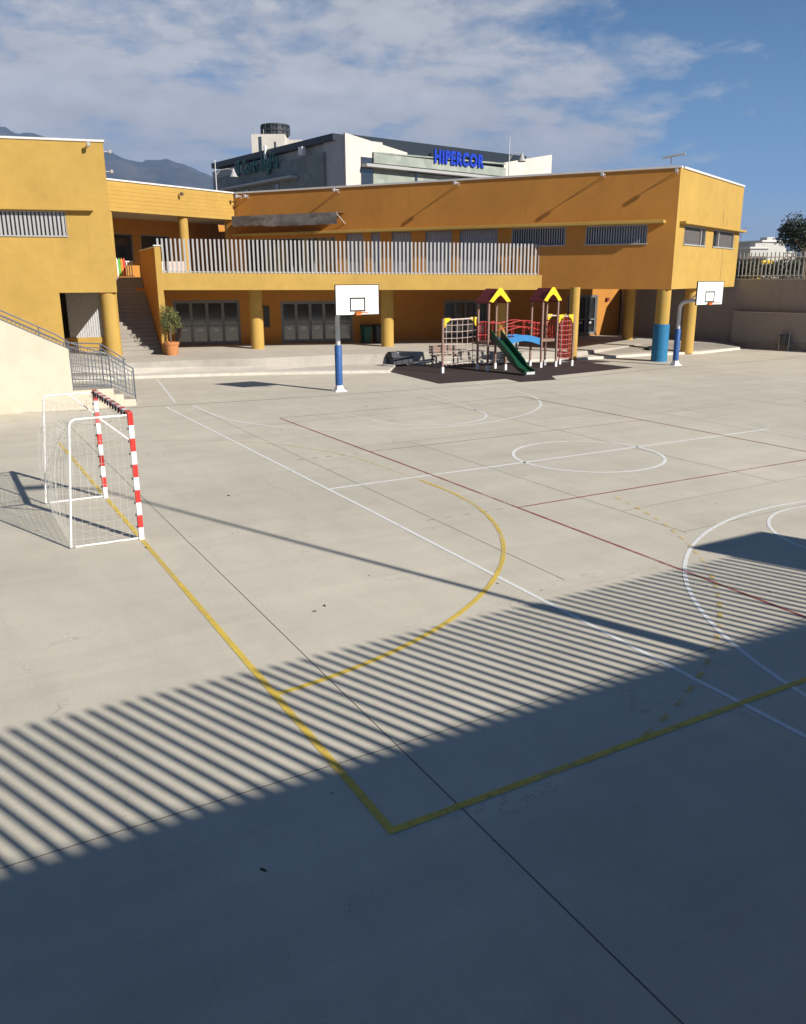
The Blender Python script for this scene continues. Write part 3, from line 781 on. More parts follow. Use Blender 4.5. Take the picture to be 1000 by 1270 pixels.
for q in hk: mb = MB(); mb.box(-.062, -.041, *q); mb.build('hook', M['slate'], goal)
nm = MB(); rnd = random.Random(5)
def strand(a, b, sag, k=10):
    a = Vector(a); b = Vector(b); o = Vector(sag); j = Vector((rnd.uniform(-.015, .015), rnd.uniform(-.015, .015), rnd.uniform(-.015, .015)))
    nm.tube([a.lerp(b, i / k) + (o + j) * math.sin(math.pi * i / k) for i in range(k + 1)], .0024, 3, cap=False)
for i in range(26):     # back panel
    y = .06 + 2.96 * i / 25; strand((-.90, y, 1.98), (-1.05, y, .02), (-.12 + .03 * math.sin(i), 0, 0), 8)
for i in range(17):
    z = .06 + 1.9 * i / 16; strand((-.90 - .15 * (1 - z / 2), .03, z), (-.90 - .15 * (1 - z / 2), 3.1, z), (-.12 * math.sin(math.pi * i / 16) - .02, 0, -.07), 12)
for y in (0.0, 3.08):
    for i in range(9): x = -.06 - .95 * i / 8; strand((x * .87, y, 2.0), (x, y, .03), (0, (.05 if y else -.05), 0), 8)
    for i in range(17): z = .06 + 1.9 * i / 16; strand((-.05, y, z), (-.88 - .15 * (1 - z / 2), y, z), (0, (.05 if y else -.05), -.04), 6)
for i in range(26): y = .06 + 2.96 * i / 25; strand((-.05, y, 2.0), (-.90, y, 1.98), (0, 0, -.1), 6)
for i in range(8): x = -.1 - .78 * i / 7; strand((x, 0, 2.0), (x, 3.08, 2.0), (0, 0, -.16), 12)
nm.build('net', M['net'], goal)

# ------------------------------------------------------------------ basketball hoops
def make_hoop():
    x, y = 10.5, 14.8
    h = thing('basketball_hoop', (x, y, 0), 'white backboard on a blue padded post left of the climbing frame', 'basketball hoop', 'basketball hoops of the playground')
    m = MB(); m.hexa([(x - .24, y - .2, 0), (x + .24, y - .2, 0), (x + .24, y + .2, 0), (x - .24, y + .2, 0)], [(x - .2, y - .16, .05), (x + .2, y - .16, .05), (x + .2, y + .16, .05), (x - .2, y + .16, .05)])
    m.hexa([(x - .15, y - .15, .05), (x + .15, y - .15, .05), (x + .15, y + .15, .05), (x - .15, y + .15, .05)], [(x - .09, y - .09, .24), (x + .09, y - .09, .24), (x + .09, y + .09, .24), (x - .09, y + .09, .24)])
    m.build('base', M['white'], h)
    m = MB(); m.tube([(x, y, .2), (x, y, 2.62), (x, y - .03, 2.74), (x, y - .13, 2.86), (x, y - .3, 2.93), (x, y - 1.57, 3.08)], [.085, .085, .085, .085, .08, .06], 12); m.build('pole', M['galv'], h, smooth=True)
    m = MB(); m.lathe(x, y, [(.09, .22), (.135, .23), (.135, 1.66), (.12, 1.68), (.08, 1.69)], 16); m.build('padding', M['blue'], h, smooth=True)
    yb = y - 1.65; zb0, zb1 = 2.84, 3.82; hw = .82
    m = MB(); m.box(x - hw, x + hw, yb - .02, yb + .02, zb0, zb1); bb = m.build('backboard', M['board'], h)
    m = MB(); t = .022
    for a in ((x - hw - t, x + hw + t, zb1, zb1 + t), (x - hw - t, x + hw + t, zb0 - t, zb0), (x - hw - t, x - hw, zb0, zb1), (x + hw, x + hw + t, zb0, zb1)): m.box(a[0], a[1], yb - .03, yb + .03, a[2], a[3])
    for a in ((x - .3, x + .3, zb0 + .52, zb0 + .57), (x - .3, x + .3, zb0 + .1, zb0 + .15), (x - .3, x - .25, zb0 + .15, zb0 + .52), (x + .25, x + .3, zb0 + .15, zb0 + .52)): m.box(a[0], a[1], yb - .024, yb - .0205, a[2], a[3])
    m.build('marking', M['black'], bb)
    m = MB()
    for a in ((x - .07, x + .07, zb1 - .09, zb1 - .07), (x - .07, x + .07, zb1 - .2, zb1 - .18), (x + .05, x + .07, zb1 - .18, zb1 - .09)): m.box(a[0], a[1], yb - .023, yb - .0205, a[2], a[3])
    m.build('emblem', M['alu'], bb)
    m = MB(); m.box(x - .1, x + .1, yb - .12, yb - .021, zb0 - .02, zb0 + .1)
    m.tube([(x + .225 * math.cos(2 * math.pi * k / 24), yb - .36 + .225 * math.sin(2 * math.pi * k / 24), zb0 + .08) for k in range(24)], .013, 6, closed=True); m.build('rim', M['rim'], h)
    for s in (-1, 1):
        m = MB(); m.tube([(x, y - .9, 3.0), (x + s * .5, yb + .03, 3.5)], .022, 6); m.tube([(x, y - .45, 2.95), (x + s * .1, yb + .03, 3.68)], .018, 6); m.build('brace', M['galv'], h)
    return h
hoop = make_hoop()
h2 = copy_tree(hoop); h2.location = (28.1, 14.9, 0); h2['label'] = 'white backboard on a bent blue-padded post beside the blue round column'
h3 = copy_tree(hoop); h3.location = (10.72, -12.68, 0); h3.rotation_euler = (0, 0, math.pi); h3['label'] = 'basketball hoop close beside the viewer, seen only as a shadow'

# ------------------------------------------------------------------ climbing frame
cf = thing('climbing_frame', (20.9, 17.6, 0), 'two-tower climbing frame with maroon roofs, green slide and blue bridge', 'playground')
def ppost(x, y, h, w_=.042):
    m = MB(); m.box(x - w_, x + w_, y - w_, y + w_, .01, h); p = m.build('post', M['wood'], cf, bev=.012)
    m = MB(); m.box(x - w_ - .012, x + w_ + .012, y - w_ - .012, y + w_ + .012, .01, .27); m.build('foot', M['white'], p)
TA = dict(x0=19.0, x1=19.98, y0=17.35, y1=18.15); TB_ = dict(x0=22.0, x1=22.88, y0=17.35, y1=18.15)
for T in (TA, TB_):
    for x in (T['x0'], T['x1']):
        for y in (T['y0'], T['y1']): ppost(x, y, 3.06)
    xm = (T['x0'] + T['x1']) / 2; hw = (T['x1'] - T['x0']) / 2
    m = MB(); m.box(T['x0'] - .07, T['x1'] + .07, T['y0'] + .055, T['y1'] - .055, 1.18, 1.3); m.build('platform', M['wood'], cf)
    # gable roof, ridge along y, in three lapped courses a side
    m = MB(); y0, y1 = T['y0'] - .1, T['y1'] + .15; ex = hw + .06; rz, ez = 3.56, 3.04
    for s in (-1, 1):
        for k in range(3):
            a, b = k / 3, (k + 1) / 3 + .05
            xa, xb = xm + s * ex * a, xm + s * ex * min(b, 1.03); za, zb2 = rz + (ez - rz) * a + .012, rz + (ez - rz) * b + .02
            q = [(xa, y0, za), (xb, y0, zb2), (xb, y1, zb2), (xa, y1, za)]
            if s < 0: q = q[::-1]
            m.add(q + [(p[0], p[1], p[2] - .035) for p in q], [(0, 1, 2, 3), (7, 6, 5, 4), (0, 4, 5, 1), (1, 5, 6, 2), (2, 6, 7, 3), (3, 7, 4, 0)])
    for s in (-1, 1):   # scalloped lower edge
        for k in range(9):
            ya = y0 + (y1 - y0) * k / 9; yb2 = ya + (y1 - y0) / 9 - .015; xx = xm + s * (ex * 1.0 + .012)
            m.box(min(xx, xx + s * .02), max(xx, xx + s * .02), ya, yb2, ez - .1, ez + .02)
    m.build('roof', M['maroon'], cf)
    m = MB(); yg = y0 - .03
    q = [(xm - ex - .02, ez - .0), (xm - ex + .17, ez - .05), (xm - .16, rz - .36), (xm, rz - .25), (xm + .16, rz - .36), (xm + ex - .17, ez - .05), (xm + ex + .02, ez - .0), (xm + .07, rz + .05), (xm - .07, rz + .05)]
    vs = [(a, yg - .03, z) for a, z in q] + [(a, yg, z) for a, z in q]; nq = len(q)
    fr_ = [(0, 1, 2, 8), (2, 3, 8), (3, 4, 7), (3, 7, 8), (4, 5, 6, 7)]
    m.add(vs, fr_ + [tuple(nq + i for i in f[::-1]) for f in fr_] + [(i, nq + i, nq + (i + 1) % nq, (i + 1) % nq) for i in range(nq)])
    m.build('gable', M['lemon'], cf)
    m = MB(); yg = y1 + .02
    m.add([(xm - ex, yg, ez - .06), (xm + ex, yg, ez - .06), (xm, yg, rz), (xm - ex, yg - .02, ez - .06), (xm + ex, yg - .02, ez - .06), (xm, yg - .02, rz)], [(0, 1, 2), (5, 4, 3), (0, 3, 4, 1), (1, 4, 5, 2), (2, 5, 3, 0)]); m.build('gable', M['maroon'], cf)
def rails(p0, p1, zlist, nb, arch=0, r=.02, mat='redp', z0=1.32, name='guard_rail'):
    m = MB(); p0 = Vector(p0); p1 = Vector(p1)
    f = lambda t, z: (*(p0.lerp(p1, t)), z + arch * math.sin(math.pi * t))
    for z in zlist: m.tube([f(i / 12, z) for i in range(13)], r, 6)
    for k in range(nb): t = (k + .5) / nb; m.tube([f(t, z0), f(t, max(zlist))], r * .8, 5)
    m.build(name, M[mat], cf)
rails((18.9, 17.42), (18.9, 18.1), (1.5, 2.05), 4, 0, .024)
rails((18.95, 17.33), (19.9, 17.33), (2.12,), 0)
rails((18.95, 18.17), (19.9, 18.17), (1.55, 2.12), 5)
rails((22.86, 17.42), (22.86, 18.1), (1.5, 2.1), 4, 0, .026)
rails((21.97, 18.17), (22.8, 18.17), (1.5, 2.0), 5, 0, .02)
for y in (17.4, 18.1): rails((20.0, y), (21.87, y), (1.72, 2.0), 3, .17)
m = MB(); k = 14
for i in range(k):
    f = lambda i: (20.0 + 1.87 * i / k, 1.22 + .17 * math.sin(math.pi * i / k))
    (xa, za), (xb, zb2) = f(i), f(i + 1); m.hexa([(xa + .008, 17.42, za - .05), (xb - .008, 17.42, zb2 - .05), (xb - .008, 18.08, zb2 - .05), (xa + .008, 18.08, za - .05)], [(xa + .008, 17.42, za), (xb - .008, 17.42, zb2), (xb - .008, 18.08, zb2), (xa + .008, 18.08, za)])
m.build('bridge_deck', M['wood'], cf)
for y in (17.33, 18.14):
    m = MB(); k = 16; vs = []
    for i in range(k + 1):
        t = i / k; xx = 20.0 + 1.88 * t; z1 = 1.36 + .17 * math.sin(math.pi * t); z0 = 1.06 + .2 * math.sin(math.pi * t)
        vs += [(xx, y, z0), (xx, y, z1), (xx, y + .03, z0), (xx, y + .03, z1)]
    fs = []
    for i in range(k):
        a = 4 * i; b = a + 4; fs += [(a, b, b + 1, a + 1), (a + 2, a + 3, b + 3, b + 2), (a + 1, b + 1, b + 3, a + 3), (a, a + 2, b + 2, b)]
    fs += [(0, 1, 3, 2), (4 * k, 4 * k + 2, 4 * k + 3, 4 * k + 1)]
    m.add(vs, fs); m.build('bridge_panel', M['sky'], cf)
# slide
prof = [(17.35, 1.40), (17.1, 1.36), (16.7, 1.08), (16.2, .72), (15.75, .40), (15.45, .24), (15.2, .17), (15.05, .16)]
xs0 = 19.20
def slx(y): return xs0 + (17.35 - y) * .07
m = MB(); hw = .235
for (ya, za), (yb2, zb2) in zip(prof, prof[1:]):
    xa, xb = slx(ya) + .22, slx(yb2) + .22
    m.hexa([(xb - hw, yb2, zb2 - .05), (xb + hw, yb2, zb2 - .05), (xa + hw, ya, za - .05), (xa - hw, ya, za - .05)], [(xb - hw, yb2, zb2), (xb + hw, yb2, zb2), (xa + hw, ya, za), (xa - hw, ya, za)])
    for s in (-1, 1):
        ha = .26 if ya > 15.6 else .12; hb = .26 if yb2 > 15.6 else .10
        if ya > 17.2: ha = .42
        x0a, x1a = sorted((xa + s * hw, xa + s * (hw + .045))); x0b, x1b = sorted((xb + s * hw, xb + s * (hw + .045)))
        m.hexa([(x0b, yb2, zb2 - .06), (x1b, yb2, zb2 - .06), (x1a, ya, za - .06), (x0a, ya, za - .06)], [(x0b, yb2, zb2 + hb), (x1b, yb2, zb2 + hb), (x1a, ya, za + ha), (x0a, ya, za + ha)])
sl = m.build('slide', M['green'], cf)
m = MB(); xx = slx(15.05) + .22; m.box(xx - .22, xx + .22, 14.98, 15.045, .06, .17); m.box(xx - .2, xx + .2, 15.06, 15.2, .01, .1); m.build('slide_foot', M['galv'], cf)
# rope net frame on the left
ppost(16.92, 17.81, 2.34)
m = MB(); m.tube([(16.92, 17.81, 2.28), (18.9, 18.13, 2.3)], .035, 8); m.build('top_bar', M['rope'], cf)
for x, y, s in ((16.98, 17.80, 1), (18.84, 18.1, -1)):
    m = MB(); q = [(0, 2.36), (.3, 2.36), (.26, 2.24), (.1, 2.16), (.03, 1.96), (0, 1.96)]
    vs = [(x + s * a, y - .03 + (s > 0) * 0, z) for a, z in q] + [(x + s * a, y + .03, z) for a, z in q]
    m.add(vs, [(0, 1, 2, 3, 4, 5), (11, 10, 9, 8, 7, 6)] + [(i, 6 + i, 6 + (i + 1) % 6, (i + 1) % 6) for i in range(6)]); m.build('corner_bracket', M['lemon'], cf)
def ropenet(p0, p1, z0, z1, nv, nh, mat, name='climbing_net', sag=.03):
    m = MB(); p0 = Vector(p0); p1 = Vector(p1)
    for i in range(nv): t = (i + .5) / nv; q = p0.lerp(p1, t); m.tube([(q.x, q.y, z0), (q.x + .01 * math.sin(i * 3), q.y + .02, (z0 + z1) / 2), (q.x, q.y, z1)], .014, 5)
    for j in range(nh):
        z = z0 + (z1 - z0) * (j + .3) / nh; m.tube([(*(p0.lerp(p1, k / 6)), z - sag * math.sin(math.pi * k / 6)) for k in range(7)], .014, 5)
    m.build(name, M[mat], cf)
ropenet((16.97, 17.82), (18.85, 18.12), .3, 2.26, 6, 7, 'rope')
m = MB()
for z in (.35, .62, .9, 1.1): m.tube([(18.9, 17.4, z), (18.9, 18.1, z)], .02, 6)
m.build('ladder_rung', M['galv'], cf)
# red net bay on the right
for y in (18.08, 17.2): ppost(23.73, y, 2.36)
m = MB(); m.tube([(23.73, 18.03, 2.3), (23.73, 17.25, 2.3)], .035, 8); m.tube([(22.9, 18.13, 2.3), (23.7, 18.08, 2.3)], .035, 8); m.tube([(22.9, 17.35, 2.3), (23.7, 17.22, 2.3)], .035, 8); m.build('top_bar', M['rope'], cf)
for (x, y, dx, dy) in ((23.73, 17.25, 0, 1), (23.73, 18.03, 0, -1), (22.93, 18.13, 1, 0), (23.68, 17.2, -1, .12), (22.93, 17.32, 1, -.12)):
    m = MB(); q = [(0, 2.38), (.26, 2.38), (.22, 2.26), (.1, 2.18), (.03, 2.0), (0, 2.0)]
    ox, oy = (.03, 0) if dy and not dx else (0, .03)
    vs = [(x + dx * a - ox, y + dy * a - oy, z) for a, z in q] + [(x + dx * a + ox, y + dy * a + oy, z) for a, z in q]
    m.add(vs, [(0, 1, 2, 3, 4, 5), (11, 10, 9, 8, 7, 6)] + [(i, 6 + i, 6 + (i + 1) % 6, (i + 1) % 6) for i in range(6)]); m.build('corner_bracket', M['lemon'], cf)
ropenet((23.73, 18.02), (23.73, 17.26), .35, 2.26, 5, 9, 'redp')
ropenet((22.95, 17.33), (23.66, 17.22), .35, 2.26, 4, 9, 'redp')

# ------------------------------------------------------------------ small things on the pavement
def crown(mb, c, rad, n, leaf, seed, flat=1.0, clumps=10, hole=.35):
    rnd = random.Random(seed); cl = []
    for k in range(clumps):
        d = Vector((rnd.gauss(0, 1), rnd.gauss(0, 1), rnd.gauss(0, 1))).normalized() * rnd.uniform(.25, .85)
        cl.append((Vector((c[0] + d.x * rad[0], c[1] + d.y * rad[1], c[2] + d.z * rad[2])), rnd.uniform(.25, .5)))
    for i in range(n):
        q, s = rnd.choice(cl); d = Vector((rnd.gauss(0, 1), rnd.gauss(0, 1), rnd.gauss(0, 1))).normalized() * rnd.random() ** .45
        p = q + Vector((d.x * rad[0], d.y * rad[1], d.z * rad[2])) * s
        a = Vector((rnd.gauss(0, 1), rnd.gauss(0, 1), rnd.gauss(0, 1))).normalized(); b = a.cross(Vector((rnd.gauss(0, 1), rnd.gauss(0, 1), rnd.gauss(0, 1)))).normalized()
        l = leaf * rnd.uniform(.6, 1.4); wd = l * .5
        mb.add([p, p + a * l * .5 + b * wd * .5, p + a * l, p + a * l * .5 - b * wd * .5], [(0, 1, 2, 3)])
pt = thing('potted_tree', (7.34, 26.5, .6), 'bushy little tree in a terracotta pot beside the outdoor stairs', 'plant')
m = MB(); m.lathe(7.34, 26.5, [(.0, .6), (.25, .6), (.33, 1.08), (.36, 1.08), (.37, 1.2), (.31, 1.2), (.29, 1.1), (.0, 1.1)], 24); m.build('pot', M['terra'], pt, smooth=True)
m = MB(); m.tube([(7.34, 26.5, 1.08), (7.32, 26.5, 1.5), (7.36, 26.48, 1.9), (7.32, 26.5, 2.5)], [.05, .045, .035, .015], 8)
for k in range(9): a = k * 2.4; z = 1.55 + k * .1; m.tube([(7.34, 26.5, z), (7.34 + .32 * math.cos(a), 26.5 + .32 * math.sin(a), z + .3)], [.018, .006], 5)
m.build('trunk', M['bark'], pt, smooth=True)
m = MB(); crown(m, (7.34, 26.5, 2.2), (.54, .54, .74), 2100, .085, 4, clumps=30); m.build('crown', M['leaf'], pt)

def bin_(x, y, z, mat, label):
    t = thing('waste_bin', (x, y, z), label, 'bin', 'bins against the porch wall')
    m = MB(); m.hexa([(x - .2, y - .2, z + .04), (x + .2, y - .2, z + .04), (x + .2, y + .2, z + .04), (x - .2, y + .2, z + .04)], [(x - .26, y - .26, z + .9), (x + .26, y - .26, z + .9), (x + .26, y + .26, z + .9), (x - .26, y + .26, z + .9)]); m.build('body', M[mat], t, bev=.03)
    m = MB(); m.hexa([(x - .29, y - .3, z + .9), (x + .29, y - .3, z + .9), (x + .29, y + .28, z + .9), (x - .29, y + .28, z + .9)], [(x - .25, y - .24, z + .97), (x + .25, y - .24, z + .97), (x + .25, y + .26, z + 1.02), (x - .25, y + .26, z + 1.02)]); m.build('lid', M['bink'], t, bev=.015)
    for s in (-1, 1): m = MB(); m.tube([(x + s * .17, y + .2, z + .08), (x + s * .21, y + .2, z + .08)], .08, 12); m.build('wheel', M['black'], t)
bin_(18.55, 28.35, .57, 'bing', 'green wheeled bin against the porch wall, left of a yellow column')
bin_(19.25, 28.25, .57, 'bink', 'dark grey wheeled bin between the green bin and a yellow column')
t = thing('storage_chest', (16.85, 21.4, .12), 'low slate-grey chest with a sloping lid at the edge of the play mat', 'chest')
m = MB(); m.box(16.3, 17.35, 21.15, 21.75, .1, .42); m.build('body', M['slate'], t, bev=.02)
m = MB(); m.prism([(16.25, 21.1), (17.4, 21.1), (17.4, 21.8), (16.25, 21.8)], .422, .46); m.hexa([(16.25, 21.2, .46), (16.75, 21.2, .46), (16.75, 21.8, .46), (16.25, 21.8, .46)], [(16.3, 21.35, .68), (16.6, 21.35, .68), (16.6, 21.75, .68), (16.3, 21.75, .68)]); m.build('lid', M['slate'], t, bev=.015)
def bench(x, y, z, L, mat, lm, label, back):
    t = thing('bench', (x, y, z), label, 'bench')
    m = MB()
    for k in range(3): m.box(x - L / 2, x + L / 2, y - .2 + k * .14, y - .08 + k * .14, z + .4, z + .44)
    m.build('seat', M[mat], t)
    if back:
        m = MB()
        for k in range(3): m.box(x - L / 2, x + L / 2, y + .24, y + .27, z + .5 + k * .13, z + .6 + k * .13)
        m.build('backrest', M[mat], t)
    for s in (-1, 1):
        m = MB(); xx = x + s * (L / 2 - .15); m.box(xx - .03, xx + .03, y - .18, y - .12, z, z + .4); m.box(xx - .03, xx + .03, y + .18, y + .24, z, z + (.85 if back else .4)); m.box(xx - .03, xx + .03, y - .12, y + .18, z + .33, z + .4); m.build('leg', M[lm], t)
bench(18.7, 20.4, .1, 1.5, 'wood', 'bink', 'dark brown bench by the kerb behind the rope net', True)
bench(22.2, 19.75, .1, 1.0, 'alu', 'black', 'pale slatted bench by the kerb behind the slide', True)
t = thing('rubber_block', (32.2, 20.3, .14), 'low black rubber block on the pavement behind the blue column', 'block')
m = MB(); m.hexa([(31.6, 20.0, .14), (33.0, 20.5, .14), (32.9, 20.9, .14), (31.5, 20.4, .14)], [(31.65, 20.05, .32), (32.95, 20.55, .32), (32.87, 20.85, .32), (31.57, 20.35, .32)]); m.build('body', M['black'], t, bev=.03)
m = MB(); m.hexa([(31.9, 20.1, .321), (32.6, 20.37, .321), (32.5, 20.65, .321), (31.8, 20.4, .321)], [(31.95, 20.15, .36), (32.55, 20.4, .36), (32.47, 20.6, .36), (31.87, 20.38, .36)]); m.build('grip', M['slate'], t)

# ------------------------------------------------------------------ retaining wall on the right, its fence and what stands behind
def atpx(dep, px):
    q = (px - 500) / 1024 * .962 * dep; return -2.56 + .4903 * dep + .8716 * q, -13.22 + .8716 * dep - .4903 * q
UP = [(45.6, -5), (40.28, 16.4), (39.2, 21.7), (37.9, 27.2), (38.2, 29.3)]
LO = [(45.0, -5), (39.83, 16.34), (38.95, 20.75)]
def toview(a, b):
    f = Fr(a, b)
    return f if f.n.dot(Vector((-2.5, -13)) - f.o) > 0 else Fr(a, b, True)
rwall = thing('retaining_wall', (39.5, 19, 0), 'dark grey-brown rendered retaining wall in two steps beside the court', 'wall')
up = MB(); lo = MB(); stn = MB(); cp = MB()
for i in range(4):
    f = toview(UP[i], UP[i + 1]); h = 3.84 if i < 2 else 3.42
    f.box(up, 0, f.L, -.3, 0, -.1, h)
    if i < 2: f.box(cp, 0, f.L, -.33, .03, h, h + .06)
for i in range(2):
    f = toview(LO[i], LO[i + 1])
    f.box(lo, 0, f.L, -.4, 0, -.1, 2.02); f.box(cp, 0, f.L, -.3, .02, 2.02, 2.06)
    f.box(stn, 0, f.L, 0.002, .06, -.1, (.42, .42) if not i else (.42, .25))
up.build('upper_wall', M['wallg'], rwall); lo.build('lower_wall', M['wallg'], rwall); stn.build('stone_base', M['rubble'], rwall); cp.build('coping', M['wallc'], rwall)
f2 = thing('slatted_fence', (40, 20, 3.9), 'grey vertical-slat fence on top of the dark retaining wall', 'fence')
sm = MB(); rm = MB()
for i in range(2):
    f = toview(UP[i], UP[i + 1]); u = .1
    while u < f.L: f.box(sm, u - .03, u + .03, -.18, -.15, 3.88, 5.34); u += .235
    f.box(rm, 0, f.L, -.22, -.185, 4.05, 4.1); f.box(rm, 0, f.L, -.22, -.185, 5.05, 5.1)
sm.build('slats', M['alu'], f2); rm.build('rail', M['galv'], f2)
t = thing('waste_bin', (39.22, 17.35, 0), 'round grey litter bin hung on a post against the dark retaining wall', 'bin')
m = MB(); m.lathe(39.22, 17.35, [(0, .32), (.21, .32), (.25, .5), (.25, .88), (.27, .9), (.23, .92), (.0, .82)], 20); m.build('body', M['bink'], t, smooth=True)
m = MB(); m.lathe(39.22, 17.35, [(.255, .84), (.28, .84), (.28, .9), (.255, .9)], 20); m.build('rim', M['black'], t)
for s in (-1, 1): m = MB(); m.tube([(39.22 + s * .06, 17.35 - s * .26, 0), (39.22 + s * .06, 17.35 - s * .26, 1.0)], .022, 6); m.build('post', M['galv'], t)
m = MB(); m.prism([(46, -5), (400, -5), (400, 420), (30, 420), (30, 44), (38.6, 29.5), (38.25, 27.3), (39.55, 21.75), (40.63, 16.45)], 3.2, 3.7)
structure(m, 'upper_ground', M['earth'])
def tree(x, y, z, h, rad, label, seed, n=2600, leaf=.22, mat='leafd', name='tree', group=None, cz=None):
    t = thing(name, (x, y, z), label, 'tree' if name == 'tree' else 'shrub', group); rnd = random.Random(seed)
    m = MB(); top = z + h - rad[2] * .8
    m.tube([(x, y, z - .1), (x + .1, y, z + h * .3), (x - .05, y + .1, z + h * .55), (x, y, top + rad[2] * .5)], [.2 * h / 6, .16 * h / 6, .12 * h / 6, .03], 8)
    for k in range(8):
        a = k * 2.4 + seed; zz = z + h * (.3 + .05 * k); m.tube([(x, y, zz), (x + rad[0] * .4 * math.cos(a), y + rad[1] * .4 * math.sin(a), zz + h * .12), (x + rad[0] * .75 * math.cos(a), y + rad[1] * .75 * math.sin(a), zz + h * .24)], [.08 * h / 6, .05 * h / 6, .015], 6)
    m.build('trunk', M['bark'], t, smooth=True)
    m = MB(); crown(m, (x, y, z + h - rad[2]), rad, n, leaf, seed, clumps=26); m.build('crown', M[mat], t)
tree(45.9, 21.5, 3.7, 4.05, (1.85, 1.85, 1.35), 'dark round-crowned tree standing above the retaining wall', 11, 5200, .15)
rnd = random.Random(21)
for k, (dep, px, h) in enumerate(((58, 918, 1.5), (60, 932, 1.6), (64, 950, 1.5), (60, 968, 1.7), (57, 985, 1.6), (62, 998, 1.7), (66, 925, 1.5), (62, 1012, 1.9))):
    fx, fy = .4903, .8716; rx, ry = .8716, -.4903; q = (px - 500) / 1024 * .962 * dep
    x, y = -2.56 + fx * dep + rx * q, -13.22 + fy * dep + ry * q
    tree(x, y, 3.7, h, (1.3, 1.3, h * .5), 'dark bushy shrub growing behind the grey slatted fence', 30 + k, 1300, .16, name='shrub', group='shrubs behind the right-hand fence')
def house(x, y, w_, d, h, rot, label, mat='tile_w', z=3.7):
    t = thing('house', (x, y, z), label, 'house'); c, s = math.cos(rot), math.sin(rot)
    f = Fr((x - c * w_ / 2, y - s * w_ / 2), (x + c * w_ / 2, y + s * w_ / 2), True)
    m = MB(); f.box(m, 0, w_, -d, 0, z, z + h); m.build('wall', M[mat], t)
    m = MB(); f.box(m, -.2, w_ + .2, -d - .2, .2, z + h, z + h + .25); m.build('roof', M['trim'], t)
    k = max(2, int(w_ / 3))
    for j in range(max(1, int(h / 3))):
        for i in range(k):
            u = w_ * (i + .5) / k; m = MB(); f.box(m, u - .6, u + .6, 0.003, .05, z + 1 + j * 3, z + 2.4 + j * 3); m.build('window', M['glass'], t)
    m = MB(); f.box(m, w_ * .6, w_ * .6 + 1.5, -d * .5, -d * .5 + 1.5, z + h + .25, z + h + .8); m.build('roof_hut', M[mat], t)
def atpx(dep, px):
    q = (px - 500) / 1024 * .962 * dep; return -2.56 + .4903 * dep + .8716 * q, -13.22 + .8716 * dep - .4903 * q
x, y = atpx(130, 957); house(x, y, 4.2, 7, 5.2, -.2, 'white flat-roofed house far beyond the fence, tallest of the far houses')
x, y = atpx(118, 940); house(x, y, 2.6, 6, 3.9, -.35, 'small pale house far beyond the fence with a narrow front')
x, y = atpx(140, 972); house(x, y, 4.2, 7, 3.9, -.2, 'low white house far beyond the fence, beside the round-crowned tree')
x, y = atpx(95, 939); house(x, y, 1.6, 2, 1.2, -.3, 'small yellow shed seen between the fence slats', 'lemon')
# bare sapling beside the yellow end wall
bx, by = atpx(60, 914.5)
t = thing('sapling', (bx, by, 3.7), 'bare thin sapling leaning out beside the yellow end wall', 'tree')
m = MB(); m.tube([(bx, by, 3.7), (bx + .03, by, 6.0), (bx + .08, by, 7.0)], [.035, .02, .008], 6); m.tube([(bx + .06, by, 6.6), (bx + .4, by, 7.25), (bx + .7, by, 7.3)], [.018, .012, .006], 5); m.tube([(bx + .03, by, 5.4), (bx + .45, by, 6.0)], [.025, .01], 5); m.build('trunk', M['bark'], t)

# ------------------------------------------------------------------ department store behind
K = Vector((45.37, 86.03)); E1 = Vector((79.07, 92.31)); E2 = Vector((39.83, 124.72))
RF = Fr(K, E1, True); LF = Fr(K, E2)
if RF.n.dot(Vector((-2.5, -13)) - K) < 0: RF.n = -RF.n
if LF.n.dot(Vector((-2.5, -13)) - K) < 0: LF.n = -LF.n
ds = thing('department_store', (K.x, K.y, 0), 'pale department store with dark roof band and shop lettering behind the orange wing', 'building')
m = MB()
RF.box(m, 0, 10.0, -.34, 0, 3, (21.15, 19.7)); RF.box(m, 5.2, 10.0, -6, -1.5, 3, 20.0); RF.box(m, 28.3, 38.7, -9, 0, 3, (19.9, 21.8))
RF.box(m, 10.0, 28.3, -8, -1.5, 3, 18.8)
m.build('wall', M['store_w'], ds)
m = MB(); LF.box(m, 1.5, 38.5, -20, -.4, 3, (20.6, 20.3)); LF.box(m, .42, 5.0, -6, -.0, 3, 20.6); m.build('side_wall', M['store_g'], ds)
m = MB(); LF.box(m, 2.0, 36.8, -22, .5, 20.55, 21.3); m.build('roof_band', M['fascia'], ds)
m = MB(); RF.box(m, 1.5, 33.4, -1.45, -.36, 17, (21.12, 21.2)); m.build('roof_band', M['fascia'], ds)
m = MB(); RF.box(m, 4.2, 28.3, -.3, .35, (19.15, 19.6), (19.3, 19.8)); RF.box(m, 4.2, 28.3, -.3, .35, 18.0, 19.15); m.build('cladding', M['marble'], ds)
m = MB(); RF.box(m, 4.25, 28.3, -.3, .1, 10, 17.3); m.build('cladding', M['marble'], ds)
m = MB(); RF.box(m, 2.4, 26, .0, 1.2, 17.4, 17.75); m.build('canopy', M['alu'], ds)
m = MB(); RF.box(m, 2.35, 4.15, .003, .1, 12, 18.6); m.build('window', M['glass'], ds)
m = MB(); RF.box(m, 11.2, 11.6, .103, .2, 12, 17.3); RF.box(m, 19.2, 19.6, .103, .2, 12, 17.3); m.build('window', M['glass'], ds)
m = MB(); LF.box(m, 4.5, 36.5, -.4, .4, 10, (19.4, 19.0)); m.build('side_cladding', M['marbled'], ds)
